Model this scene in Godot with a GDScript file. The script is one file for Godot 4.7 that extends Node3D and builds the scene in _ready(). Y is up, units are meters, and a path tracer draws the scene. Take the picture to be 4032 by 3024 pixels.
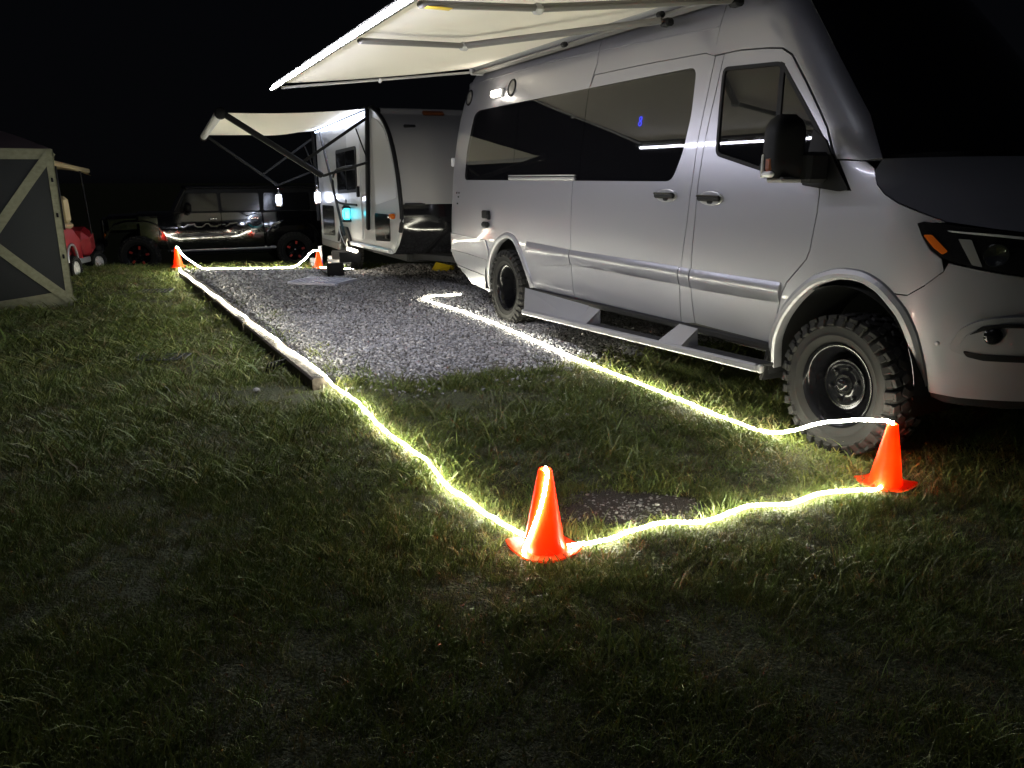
extends Node3D
# A camper van, its awning and a loop of light rope on a camp pitch at night. Metres, y up.

var rng := RandomNumberGenerator.new()
var noise := FastNoiseLite.new()
var M := {}
var names := {}

# ---------------------------------------------------------------- small helpers
func lin(r: float, g: float, b: float, a := 1.0) -> Color:
	var c := Color(r, g, b).linear_to_srgb()
	c.a = a
	return c

func mat(r: float, g: float, b: float, rough := 0.6, metal := 0.0) -> StandardMaterial3D:
	var m := StandardMaterial3D.new()
	m.albedo_color = lin(r, g, b)
	m.roughness = rough
	m.metallic = metal
	return m

func glow(r: float, g: float, b: float, e: float) -> StandardMaterial3D:
	var m := mat(0.8, 0.8, 0.8, 0.5)
	m.emission_enabled = true
	m.emission = Color(r, g, b)
	m.emission_energy_multiplier = e
	return m

func tex(seed_: int, freq: float, lo: Color, mid: Color, hi: Color, size := 256, oct := 4) -> NoiseTexture2D:
	var n := FastNoiseLite.new()
	n.seed = seed_
	n.frequency = freq
	n.fractal_octaves = oct
	var t := NoiseTexture2D.new()
	t.width = size
	t.height = size
	t.seamless = true
	t.noise = n
	var g := Gradient.new()
	g.set_color(0, lo)
	g.set_color(1, hi)
	g.add_point(0.5, mid)
	t.color_ramp = g
	return t

func bumptex(seed_: int, freq: float, size := 256) -> NoiseTexture2D:
	var n := FastNoiseLite.new()
	n.seed = seed_
	n.frequency = freq
	n.fractal_octaves = 4
	var t := NoiseTexture2D.new()
	t.width = size
	t.height = size
	t.seamless = true
	t.noise = n
	return t

func tri_map(m: StandardMaterial3D, t: Texture2D, scale: float, bump: Texture2D = null, bump_cm := 0.3) -> StandardMaterial3D:
	m.albedo_texture = t
	if t:
		m.albedo_color = Color.WHITE
	m.uv1_triplanar = true
	m.uv1_world_triplanar = true
	m.uv1_scale = Vector3.ONE * scale
	if bump:
		m.heightmap_enabled = true
		m.heightmap_texture = bump
		m.heightmap_scale = bump_cm
	return m

func numbered(called: String) -> String:
	names[called] = names.get(called, -1) + 1
	return called if names[called] == 0 else "%s_%03d" % [called, names[called]]

func tag(o: Node, label: String, category: String, group := "") -> Node:
	o.set_meta("label", label)
	o.set_meta("category", category)
	if group != "":
		o.set_meta("group", group)
	return o

func thing(called: String, label: String, category: String, at := Vector3.ZERO, turn := 0.0, group := "") -> Node3D:
	var o := Node3D.new()
	o.name = numbered(called)
	o.position = at
	o.rotation.y = turn
	add_child(o)
	tag(o, label, category, group)
	return o

func obj(called: String, mesh: Mesh, m: Material, parent: Node = null, kind := "") -> MeshInstance3D:
	var o := MeshInstance3D.new()
	o.mesh = mesh
	o.material_override = m
	o.name = called if parent else numbered(called)
	if kind != "":
		o.set_meta("kind", kind)
	(parent if parent else self).add_child(o, true)
	return o

# a bag of triangles
class Bag:
	var v := PackedVector3Array()
	var n := PackedVector3Array()
	var uv := PackedVector2Array()
	func tri(a: Vector3, b: Vector3, c: Vector3, na: Vector3, nb: Vector3, nc: Vector3) -> void:
		var f := (b - a).cross(c - a)
		if f.length_squared() < 1e-16:
			return
		if f.dot(na + nb + nc) > 0.0:      # front faces run clockwise
			v.append_array([a, c, b])
			n.append_array([na, nc, nb])
		else:
			v.append_array([a, b, c])
			n.append_array([na, nb, nc])
	func flat(a: Vector3, b: Vector3, c: Vector3, out: Vector3) -> void:
		var f := (b - a).cross(c - a).normalized()
		if f.dot(out) < 0.0:
			f = -f
		tri(a, b, c, f, f, f)
	func quad(a: Vector3, b: Vector3, c: Vector3, d: Vector3, out: Vector3) -> void:
		flat(a, b, c, out)
		flat(a, c, d, out)
	func mesh() -> ArrayMesh:
		var arr := []
		arr.resize(Mesh.ARRAY_MAX)
		arr[Mesh.ARRAY_VERTEX] = v
		arr[Mesh.ARRAY_NORMAL] = n
		var m := ArrayMesh.new()
		m.add_surface_from_arrays(Mesh.PRIMITIVE_TRIANGLES, arr)
		return m
	# box with chamfered edges, centre c, half size h, axes from basis
	func box(c: Vector3, size: Vector3, bas := Basis(), ch := 0.0) -> void:
		var h := size * 0.5
		ch = minf(ch, minf(h.x, minf(h.y, h.z)) * 0.9)
		for ax in 3:
			for s in [-1.0, 1.0]:
				var u := (ax + 1) % 3
				var w := (ax + 2) % 3
				var p := []
				for k in [[-1, -1], [1, -1], [1, 1], [-1, 1]]:
					var q := Vector3.ZERO
					q[ax] = s * h[ax]
					q[u] = k[0] * (h[u] - ch)
					q[w] = k[1] * (h[w] - ch)
					p.append(c + bas * q)
				var o := Vector3.ZERO
				o[ax] = s
				quad(p[0], p[1], p[2], p[3], bas * o)
		if ch <= 0.0:
			return
		for ax in 3:
			var u := (ax + 1) % 3
			var w := (ax + 2) % 3
			for su in [-1.0, 1.0]:
				for sw in [-1.0, 1.0]:
					var p := []
					for k in [[-1, 0], [1, 0], [1, 1], [-1, 1]]:
						var q := Vector3.ZERO
						q[ax] = k[0] * (h[ax] - ch)
						q[u] = su * (h[u] - (ch if k[1] == 0 else 0.0))
						q[w] = sw * (h[w] - (0.0 if k[1] == 0 else ch))
						p.append(c + bas * q)
					var o := Vector3.ZERO
					o[u] = su
					o[w] = sw
					quad(p[0], p[1], p[2], p[3], bas * o.normalized())
		for sx in [-1.0, 1.0]:
			for sy in [-1.0, 1.0]:
				for sz in [-1.0, 1.0]:
					var q := Vector3(sx * h.x, sy * h.y, sz * h.z)
					flat(c + bas * (q - Vector3(0, sy, sz) * ch), c + bas * (q - Vector3(sx, 0, sz) * ch), c + bas * (q - Vector3(sx, sy, 0) * ch), bas * Vector3(sx, sy, sz))
	# surface of revolution about the axis z of bas through c; profile of (radius, along)
	func lathe(profile: Array, seg: int, c := Vector3.ZERO, bas := Basis(), smooth := true, a0 := 0.0, a1 := TAU) -> void:
		for i in profile.size() - 1:
			var p: Vector2 = profile[i]
			var q: Vector2 = profile[i + 1]
			var d := q - p
			if d.length() < 1e-6:
				continue
			var nn := Vector2(d.y, -d.x).normalized()    # to the right of travel
			var np := nn
			var nq := nn
			if smooth:
				if i > 0:
					var e: Vector2 = p - profile[i - 1]
					var m := Vector2(e.y, -e.x).normalized()
					if m.dot(nn) > 0.55:
						np = (m + nn).normalized()
				if i + 2 < profile.size():
					var e: Vector2 = profile[i + 2] - q
					var m := Vector2(e.y, -e.x).normalized()
					if m.dot(nn) > 0.55:
						nq = (m + nn).normalized()
			for k in seg:
				var s0 := a0 + (a1 - a0) * k / seg
				var s1 := a0 + (a1 - a0) * (k + 1) / seg
				var r0 := Vector3(cos(s0), sin(s0), 0)
				var r1 := Vector3(cos(s1), sin(s1), 0)
				var A := c + bas * (r0 * p.x + Vector3(0, 0, p.y))
				var B := c + bas * (r1 * p.x + Vector3(0, 0, p.y))
				var C := c + bas * (r1 * q.x + Vector3(0, 0, q.y))
				var D := c + bas * (r0 * q.x + Vector3(0, 0, q.y))
				var nA := bas * (r0 * np.x + Vector3(0, 0, np.y))
				var nB := bas * (r1 * np.x + Vector3(0, 0, np.y))
				var nC := bas * (r1 * nq.x + Vector3(0, 0, nq.y))
				var nD := bas * (r0 * nq.x + Vector3(0, 0, nq.y))
				tri(A, B, C, nA, nB, nC)
				tri(A, C, D, nA, nC, nD)
	func tube(pts: Array, r, sides := 8, caps := true) -> void:
		var prev := []
		var up := Vector3.UP
		for i in pts.size():
			var t: Vector3 = (pts[mini(i + 1, pts.size() - 1)] - pts[maxi(i - 1, 0)]).normalized()
			if absf(t.dot(up)) > 0.97:
				up = Vector3.RIGHT if absf(t.x) < 0.9 else Vector3.BACK
			var sx := t.cross(up).normalized()
			var sy := sx.cross(t).normalized()
			var rr: float = r[i] if r is Array else r
			var ring := []
			for k in sides:
				var a := TAU * k / sides
				ring.append([pts[i] + (sx * cos(a) + sy * sin(a)) * rr, sx * cos(a) + sy * sin(a)])
			if i > 0:
				for k in sides:
					var a = prev[k]
					var b = prev[(k + 1) % sides]
					var c = ring[(k + 1) % sides]
					var d = ring[k]
					tri(a[0], b[0], c[0], a[1], b[1], c[1])
					tri(a[0], c[0], d[0], a[1], c[1], d[1])
			if caps and (i == 0 or i == pts.size() - 1):
				var o := -t if i == 0 else t
				for k in range(1, sides - 1):
					flat(ring[0][0], ring[k][0], ring[k + 1][0], o)
			prev = ring

	func bar(a: Vector3, b: Vector3, w: float, h: float, up := Vector3.UP, ch := 0.0) -> void:
		var x := (b - a).normalized()
		if absf(x.dot(up)) > 0.98:
			up = Vector3.RIGHT
		var z := x.cross(up).normalized()
		box((a + b) * 0.5, Vector3(a.distance_to(b), h, w), Basis(x, z.cross(x), z), ch)
	# a grid of points, smooth
	func grid(p: Array, out: Vector3, nu: int, nv: int) -> void:
		var nn := []
		for i in nu:
			for j in nv:
				var du: Vector3 = p[mini(i + 1, nu - 1) * nv + j] - p[maxi(i - 1, 0) * nv + j]
				var dv: Vector3 = p[i * nv + mini(j + 1, nv - 1)] - p[i * nv + maxi(j - 1, 0)]
				var q := du.cross(dv).normalized()
				nn.append(q if q.dot(out) >= 0.0 else -q)
		for i in nu - 1:
			for j in nv - 1:
				var a := i * nv + j
				var b := a + 1
				var c := a + nv + 1
				var d := a + nv
				tri(p[a], p[b], p[c], nn[a], nn[b], nn[c])
				tri(p[a], p[c], p[d], nn[a], nn[c], nn[d])

func boxmesh(c: Vector3, size: Vector3, ch := 0.0, bas := Basis()) -> ArrayMesh:
	var b := Bag.new()
	b.box(c, size, bas, ch)
	return b.mesh()

func tubemesh(pts: Array, r, sides := 8) -> ArrayMesh:
	var b := Bag.new()
	b.tube(pts, r, sides)
	return b.mesh()

func barmesh(p: Vector3, q: Vector3, w: float, h: float, ch := 0.0) -> ArrayMesh:
	var b := Bag.new()
	b.bar(p, q, w, h, Vector3.UP, ch)
	return b.mesh()

func lathemesh(profile: Array, seg: int, c := Vector3.ZERO, bas := Basis()) -> ArrayMesh:
	var b := Bag.new()
	b.lathe(profile, seg, c, bas)
	return b.mesh()

func pv(a: Array) -> PackedVector2Array:   # flat list of numbers to points
	var p := PackedVector2Array()
	for i in range(0, a.size(), 2):
		p.append(Vector2(a[i], a[i + 1]))
	return p

func dense(poly: PackedVector2Array, step: float) -> PackedVector2Array:
	var out := PackedVector2Array()
	for i in poly.size():
		var a := poly[i]
		var b := poly[(i + 1) % poly.size()]
		var k := maxi(1, int(ceil(a.distance_to(b) / step)))
		for j in k:
			out.append(a.lerp(b, float(j) / k))
	return out

func rounded(poly: PackedVector2Array, r: float, skip := []) -> PackedVector2Array:   # rounds the corners
	var out := PackedVector2Array()
	var m := poly.size()
	for i in m:
		var a := poly[(i + m - 1) % m]
		var b := poly[i]
		var c := poly[(i + 1) % m]
		var rr := minf(r, 0.45 * minf(a.distance_to(b), b.distance_to(c)))
		if i in skip:
			out.append(b)
			continue
		var p := b + (a - b).normalized() * rr
		var q := b + (c - b).normalized() * rr
		for k in 5:
			var t := k / 4.0
			out.append(p.lerp(b, t).lerp(b.lerp(q, t), t))
	return out

# a shell over a polygon in (u, v), laid on the surface at_ (u, v, offset) -> point
func panel(poly: PackedVector2Array, at_: Callable, outward: Vector3, off := 0.0, step := 0.06, rim := 0.02, holes := [], hole_rim := 0.0) -> ArrayMesh:
	var edge := dense(poly, step)
	var pts := PackedVector2Array(edge)
	var rings := [edge]
	for hpoly in holes:
		var r := dense(hpoly, step)
		pts.append_array(r)
		rings.append(r)
	var lo := poly[0]
	var hi := poly[0]
	for q in poly:
		lo = lo.min(q)
		hi = hi.max(q)
	var nx := int((hi.x - lo.x) / step) + 1
	var ny := int((hi.y - lo.y) / step) + 1
	var near := step * step * 0.3
	for i in nx:
		for j in ny:
			var q := lo + Vector2((i + 0.5 + 0.11 * sin(j * 2.3)) * step, (j + 0.5 + 0.11 * sin(i * 1.7)) * step)
			if not Geometry2D.is_point_in_polygon(q, edge):
				continue
			var ok := true
			for r in rings:
				for e in r:
					if q.distance_squared_to(e) < near:
						ok = false
						break
				if not ok:
					break
			for k in range(1, rings.size()):
				if ok and Geometry2D.is_point_in_polygon(q, rings[k]):
					ok = false
			if ok:
				pts.append(q)
	var P := PackedVector3Array()
	var N := PackedVector3Array()
	for q in pts:
		var a: Vector3 = at_.call(q.x - 0.004, q.y, off)
		var b: Vector3 = at_.call(q.x + 0.004, q.y, off)
		var c: Vector3 = at_.call(q.x, q.y - 0.004, off)
		var d: Vector3 = at_.call(q.x, q.y + 0.004, off)
		var nn := (b - a).cross(d - c).normalized()
		if nn.dot(outward) < 0.0:
			nn = -nn
		P.append(at_.call(q.x, q.y, off))
		N.append(nn)
	var bag := Bag.new()
	var t := Geometry2D.triangulate_delaunay(pts)
	for i in range(0, t.size(), 3):
		var c := (pts[t[i]] + pts[t[i + 1]] + pts[t[i + 2]]) / 3.0
		if not Geometry2D.is_point_in_polygon(c, edge):
			continue
		var hole := false
		for k in range(1, rings.size()):
			if Geometry2D.is_point_in_polygon(c, rings[k]):
				hole = true
		if hole:
			continue
		bag.tri(P[t[i]], P[t[i + 1]], P[t[i + 2]], N[t[i]], N[t[i + 1]], N[t[i + 2]])
	var first := 0
	for k in rings.size():
		var m: int = rings[k].size()
		var depth := rim if k == 0 else (hole_rim if hole_rim > 0.0 else rim)
		if depth > 0.0:
			var mid := Vector3.ZERO
			for i in m:
				mid += P[first + i] / m
			for i in m:
				var a := first + i
				var b := first + (i + 1) % m
				var side := (P[a] + P[b]) * 0.5 - mid
				var e := (P[b] - P[a]).cross(N[a]).normalized()
				if e.dot(side) < 0.0:
					e = -e
				if k > 0:
					e = -e
				bag.quad(P[a], P[b], P[b] - N[b] * depth, P[a] - N[a] * depth, e)
		first += m
	return bag.mesh()

func curve(xs: Array, ys: Array, x: float) -> float:    # smooth interpolation
	if x <= xs[0]:
		return ys[0]
	var k := xs.size() - 1
	if x >= xs[k]:
		return ys[k]
	var i := 0
	while xs[i + 1] < x:
		i += 1
	var hh: float = xs[i + 1] - xs[i]
	var s: float = (ys[i + 1] - ys[i]) / hh
	var m0 := s
	var m1 := s
	if i > 0:
		m0 = (ys[i + 1] - ys[i - 1]) / (xs[i + 1] - xs[i - 1])
	if i + 2 <= k:
		m1 = (ys[i + 2] - ys[i]) / (xs[i + 2] - xs[i])
	var t: float = (x - xs[i]) / hh
	var t2 := t * t
	var t3 := t2 * t
	return ys[i] * (2 * t3 - 3 * t2 + 1) + hh * m0 * (t3 - 2 * t2 + t) + ys[i + 1] * (3 * t2 - 2 * t3) + hh * m1 * (t3 - t2)

func smooth_path(pts: Array, step: float) -> Array:
	var c := Curve3D.new()
	for i in pts.size():
		var t: Vector3 = (pts[mini(i + 1, pts.size() - 1)] - pts[maxi(i - 1, 0)]) * 0.17
		c.add_point(pts[i], -t, t)
	c.bake_interval = step * 0.5
	var out := []
	var l := c.get_baked_length()
	var k := int(l / step)
	for i in k + 1:
		out.append(c.sample_baked(l * i / k, true))
	return out

# ---------------------------------------------------------------- the lie of the land
const RAIL_A := Vector2(-1.40, -5.5)
const RAIL_B := Vector2(-5.25, -12.34)

func left_of_rail(x: float, z: float) -> float:
	var d := (RAIL_B - RAIL_A).normalized()
	return (Vector2(x, z) - RAIL_A).dot(Vector2(d.y, -d.x))

func gravel_front(x: float) -> float:
	return curve([-1.6, -1.0, -0.4, 0.2, 0.8, 1.4, 2.2, 3.5], [-5.72, -5.55, -5.72, -6.02, -6.4, -6.72, -7.2, -7.6], x) + 0.09 * sin(x * 7.0) + 0.05 * sin(x * 19.0 + 1.0)

func in_gravel(x: float, z: float) -> float:    # > 0 inside, metres from the edge
	var back := -12.95 if x < -2.4 else -12.95 - 2.2 * smoothstep(-2.4, -1.8, x)
	return minf(minf(-0.03 - left_of_rail(x, z) if z < -5.5 else 9.0, gravel_front(x) - z), minf(z - back, 3.6 - x))

func land(x: float, z: float) -> float:
	var s := left_of_rail(x, z)
	var y := 0.012 * noise.get_noise_2d(x * 60.0, z * 60.0) + 0.012 * noise.get_noise_2d(x * 190.0 + 50.0, z * 190.0)
	if s > 0.0:
		y -= 0.05 * exp(-pow((s - 0.15) / 0.5, 2.0)) * smoothstep(-5.0, -6.0, z)
		y -= 0.12 * smoothstep(2.2, 4.5, s)
	else:
		y += 0.028 * smoothstep(0.0, 0.5, in_gravel(x, z))
	y -= 0.42 * smoothstep(-13.3, -16.4, z)
	return y

func on_land(x: float, z: float, up := 0.0) -> Vector3:
	return Vector3(x, land(x, z) + up, z)

func _ready() -> void:
	rng.seed = 7
	noise.seed = 3
	noise.frequency = 0.01
	# ---- camera, sky, exposure
	var cam := Camera3D.new()
	cam.name = "camera"
	cam.fov = 53.05
	cam.near = 0.05
	cam.far = 600.0
	cam.position = Vector3(0, 1.502, 0)
	cam.rotation.x = -0.2618
	add_child(cam)
	cam.current = true
	var env := Environment.new()
	env.background_mode = Environment.BG_SKY
	var sky := Sky.new()
	var sm := ProceduralSkyMaterial.new()
	sm.sky_top_color = Color(0.10, 0.11, 0.14)
	sm.sky_horizon_color = Color(0.12, 0.125, 0.14)
	sm.ground_bottom_color = Color(0.03, 0.03, 0.03)
	sm.ground_horizon_color = Color(0.10, 0.105, 0.12)
	sky.sky_material = sm
	env.sky = sky
	env.background_energy_multiplier = 0.10
	env.tonemap_mode = Environment.TONE_MAPPER_LINEAR
	env.tonemap_exposure = 1.18
	env.sdfgi_enabled = true
	env.ssao_enabled = true
	env.ssil_enabled = true
	var we := WorldEnvironment.new()
	we.name = "world"
	we.environment = env
	add_child(we)
	var moon := DirectionalLight3D.new()
	moon.name = "night_glow"
	moon.light_energy = 0.022
	moon.light_color = Color(0.95, 0.97, 1.0)
	moon.light_angular_distance = 25.0
	moon.shadow_enabled = true
	add_child(moon)
	moon.look_at_from_position(Vector3(-4, 8, 5), Vector3.ZERO)
	materials()
	ground()
	timbers()
	van()
	van_awning()
	jeep()
	trailer()
	yellow_ramp()
	tent()
	golf_cart()
	cones_and_ropes()
	mats()
	gravel()
	grass()

func materials() -> void:
	var paint := mat(0.335, 0.335, 0.37, 0.33, 0.5)
	paint.clearcoat_enabled = true
	paint.clearcoat = 0.7
	paint.clearcoat_roughness = 0.06
	M.paint = paint
	M.trim = mat(0.29, 0.29, 0.31, 0.40, 0.45)
	M.gap = mat(0.008, 0.008, 0.009, 0.8)
	M.black = mat(0.010, 0.010, 0.011, 0.6)
	M.black.metallic_specular = 0.3
	M.dark_chrome = mat(0.07, 0.07, 0.075, 0.25, 1.0)
	M.rim = mat(0.005, 0.005, 0.006, 0.14)
	M.rim.metallic_specular = 0.3
	M.gloss = mat(0.006, 0.006, 0.007, 0.12)
	M.glass = mat(0.004, 0.004, 0.005, 0.02)
	M.glass.albedo_color.a = 0.82
	M.glass.transparency = BaseMaterial3D.TRANSPARENCY_ALPHA
	M.lens = mat(0.05, 0.05, 0.05, 0.03)
	M.lens.albedo_color.a = 0.05
	M.lens.transparency = BaseMaterial3D.TRANSPARENCY_ALPHA
	M.rubber = mat(0.022, 0.0215, 0.0205, 0.85)
	M.sidewall = mat(0.019, 0.0187, 0.018, 0.8)
	M.sidewall.metallic_specular = 0.25
	M.rubber.metallic_specular = 0.3
	M.chrome = mat(0.7, 0.7, 0.7, 0.15, 1.0)
	M.chrome_soft = mat(0.62, 0.62, 0.63, 0.28, 0.7)
	M.alu = mat(0.42, 0.42, 0.43, 0.4, 0.6)
	M.grey = mat(0.16, 0.155, 0.145, 0.5)
	M.amber = mat(0.55, 0.12, 0.01, 0.15)
	M.dull_amber = mat(0.16, 0.045, 0.012, 0.4)
	M.red = mat(0.35, 0.01, 0.01, 0.15)
	M.pad = mat(0.018, 0.018, 0.019, 0.9)
	M.fabric = mat(0.86, 0.82, 0.735, 0.9)
	M.fabric.backlight_enabled = true
	M.fabric.backlight = Color(0.3, 0.3, 0.28)
	M.yellow = mat(0.62, 0.45, 0.02, 0.5)
	M.white = mat(0.72, 0.72, 0.72, 0.4)
	M.rope = glow(1.0, 0.985, 0.89, 82.0)
	M.led = glow(0.93, 0.95, 1.0, 215.0)
	M.led_cool = glow(0.80, 0.86, 1.0, 9.0)
	M.lamp = glow(1.0, 0.97, 0.90, 12.0)
	M.lantern = glow(0.86, 0.90, 1.0, 8.0)
	M.teal = glow(0.10, 0.85, 0.95, 5.0)
	M.blue = glow(0.05, 0.14, 1.0, 6.0)
	M.cone = mat(0.85, 0.09, 0.010, 0.32)
	M.cone.backlight_enabled = true
	M.cone.backlight = lin(0.95, 0.14, 0.012)
	M.wood = tri_map(mat(0.2, 0.2, 0.2, 0.9), tex(21, 0.02, lin(0.025, 0.020, 0.015), lin(0.055, 0.044, 0.033), lin(0.10, 0.083, 0.065)), 1.6, bumptex(22, 0.05), 0.6)
	M.soil = tri_map(mat(1, 1, 1, 0.95), tex(31, 0.035, lin(0.026, 0.028, 0.012), lin(0.048, 0.055, 0.020), lin(0.085, 0.085, 0.040), 512, 5), 1.7, bumptex(32, 0.06, 512), 1.2)
	M.bare = tri_map(mat(1, 1, 1, 0.95), tex(35, 0.06, lin(0.025, 0.019, 0.015), lin(0.055, 0.043, 0.034), lin(0.13, 0.11, 0.09), 512, 5), 3.1, bumptex(36, 0.08, 512), 1.2)
	M.dirt = tri_map(mat(1, 1, 1, 0.95), tex(33, 0.03, lin(0.05, 0.045, 0.04), lin(0.10, 0.09, 0.08), lin(0.17, 0.155, 0.14), 512, 5), 2.1, bumptex(34, 0.05, 512), 1.0)

func ground() -> void:
	var xs := [-220.0, -90.0, -40.0, -22.0, -15.0]
	var x := -12.0
	while x < 8.0:
		xs.append(x)
		x += 0.16
	xs.append_array([10.0, 16.0, 30.0, 80.0, 220.0])
	var zs := [220.0, 60.0, 20.0, 6.0]
	var z := 1.0
	while z > -18.0:
		zs.append(z)
		z -= 0.16
	zs.append_array([-21.0, -28.0, -45.0, -100.0, -300.0])
	var p := []
	for i in xs.size():
		for j in zs.size():
			p.append(on_land(xs[i], zs[j]))
	var b := Bag.new()
	b.grid(p, Vector3.UP, xs.size(), zs.size())
	var g := obj("ground", b.mesh(), M.soil)
	g.set_meta("kind", "structure")
	# the gravel pad's bed and the bare patch by the front cone, sheets just above the lawn
	var poly := PackedVector2Array()
	for i in 26:
		var px := -1.47 + i * 0.2
		poly.append(Vector2(px, gravel_front(px)))
	poly.append_array(pv([3.6, -10.0, 3.6, -15.0, -1.8, -15.1, -2.4, -13.0, -5.55, -12.9]))
	var q := panel(poly, func(u, v, o): return on_land(u, v, 0.008 + o), Vector3.UP, 0.0, 0.2, 0.0)
	var bed := obj("gravel_pad", q, M.dirt)
	bed.set_meta("kind", "structure")
	var spot := PackedVector2Array()
	for i in 28:
		var a := TAU * i / 28
		var r := 1.0 + 0.16 * sin(a * 3.0 + 0.6) + 0.10 * sin(a * 7.0)
		spot.append(Vector2(0.56 + 0.39 * r * cos(a), -3.33 + 0.21 * r * sin(a)))
	var soil := obj("bare_soil", panel(spot, func(u, v, o): return on_land(u, v, 0.004 + o), Vector3.UP, 0.0, 0.06, 0.0), M.bare)
	soil.set_meta("kind", "structure")

# ---------------------------------------------------------------- timbers along the pad
func timbers() -> void:
	var labels := ["weathered landscape timber nearest the camera with its cut end on the grass", "weathered landscape timber in the middle of the row beside the gravel", "weathered landscape timber at the far end of the row by the cone"]
	for i in 3:
		var a := RAIL_A.lerp(RAIL_B, (i + 0.006) / 3.0)
		var b := RAIL_A.lerp(RAIL_B, (i + 0.994) / 3.0)
		var dir := (b - a).normalized()
		var bag := Bag.new()
		var nseg := 28
		var p := []
		for k in nseg + 1:
			var c := a.lerp(b, float(k) / nseg)
			var side := Vector3(dir.y, 0, -dir.x)
			for q in [[0.066, -0.16], [0.07, 0.056], [0.058, 0.070], [0.0, 0.074], [-0.055, 0.070], [-0.068, 0.056], [-0.066, -0.16]]:
				var w: float = 0.006 * noise.get_noise_3d(c.x * 300.0, q[0] * 2000.0, c.y * 300.0) + 0.004 * sin(k * 0.4 + i)
				p.append(Vector3(c.x, 0, c.y) + side * (q[0] + w) + Vector3.UP * (q[1] + w * (1.0 if q[1] > 0 else 0.0)))
		var nn := 7
		for k in nseg:
			for j in nn - 1:
				var o: Vector3 = (p[k * nn + j] + p[k * nn + j + 1]) * 0.5 - Vector3(a.lerp(b, (k + 0.5) / nseg).x, -0.03, a.lerp(b, (k + 0.5) / nseg).y)
				bag.quad(p[k * nn + j], p[k * nn + j + 1], p[(k + 1) * nn + j + 1], p[(k + 1) * nn + j], o)
		for e in [0, nseg]:
			var o := Vector3(dir.x, 0, dir.y) * (-1.0 if e == 0 else 1.0)
			for j in range(1, nn - 1):
				bag.flat(p[e * nn], p[e * nn + j], p[e * nn + j + 1], o)
		tag(obj("landscape_timber", bag.mesh(), M.wood), labels[i], "timber", "timbers edging the gravel pad")

# ---------------------------------------------------------------- the van
const VAN_AT := Vector3(1.773, 0.0, -4.106)
const VAN_YAW := 1.12819
const NOSE_FROM := 0.2

func vt(y: float) -> float:
	return curve([0.2, 0.45, 0.6, 0.9, 1.4, 1.8, 2.2, 2.45, 2.6, 2.7, 2.8], [-0.11, -0.058, -0.026, 0.0, 0.0, -0.035, -0.085, -0.135, -0.19, -0.26, -0.36], y)

func v_nose(y: float) -> float:
	return curve([0.3, 0.5, 0.8, 1.1, 1.25, 1.45, 1.6], [0.86, 0.93, 1.0, 0.99, 0.95, 0.85, 0.8], y)

func v_rear(y: float) -> float:
	return curve([0.3, 0.45, 0.6, 0.87, 1.45, 1.9, 2.2, 2.45, 2.66], [-5.55, -5.85, -6.02, -6.0, -5.93, -5.9, -5.82, -5.72, -5.6], y)

func vraw(u: float, y: float) -> Vector3:
	var t := vt(y)
	var xr := v_rear(y)
	if y > 1.5:
		var xa := curve([1.5, 1.6, 1.82, 2.07, 2.33, 2.56, 2.66], [0.20, 0.10, -0.09, -0.306, -0.535, -0.76, -0.85], y)
		var dd := clampf((u - xa + 0.26) / 0.27, 0.0, 1.0)
		t -= 0.17 * (1.0 - sqrt(1.0 - dd * dd * 0.99)) * smoothstep(1.5, 1.75, y)
	if u > NOSE_FROM:
		var l := v_nose(y) - NOSE_FROM
		var th := minf((u - NOSE_FROM) / l, 1.57)
		return Vector3(NOSE_FROM + l * sin(th), y, t - (1.0 - cos(th)) * (1.01 + t) / 1.01)
	if u < xr + 0.2:
		var th := minf((xr + 0.2 - u) / 0.2, 1.5)
		return Vector3(xr + 0.2 - 0.2 * sin(th), y, t - 0.24 * (1.0 - cos(th)))
	return Vector3(u, y, t)

func vP(u: float, y: float, off := 0.0) -> Vector3:
	var p := vraw(u, y)
	if off == 0.0:
		return p
	var n := (vraw(u + 0.004, y) - vraw(u - 0.004, y)).cross(vraw(u, y + 0.004) - vraw(u, y - 0.004)).normalized()
	return p + n * off

func vfar(u: float, y: float, off := 0.0) -> Vector3:
	var p := vP(u, y, off)
	return Vector3(p.x, p.y, -2.02 - p.z)

func vpanel(called: String, a: Array, m: Material, parent: Node, off := 0.0, step := 0.07, rim := 0.02, round_r := 0.0, holes := []) -> MeshInstance3D:
	var poly := pv(a)
	if round_r > 0.0:
		poly = rounded(poly, round_r)
	return obj(called, panel(poly, vP, Vector3(0.3, 0, 1), off, step, rim, holes), m, parent)

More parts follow.
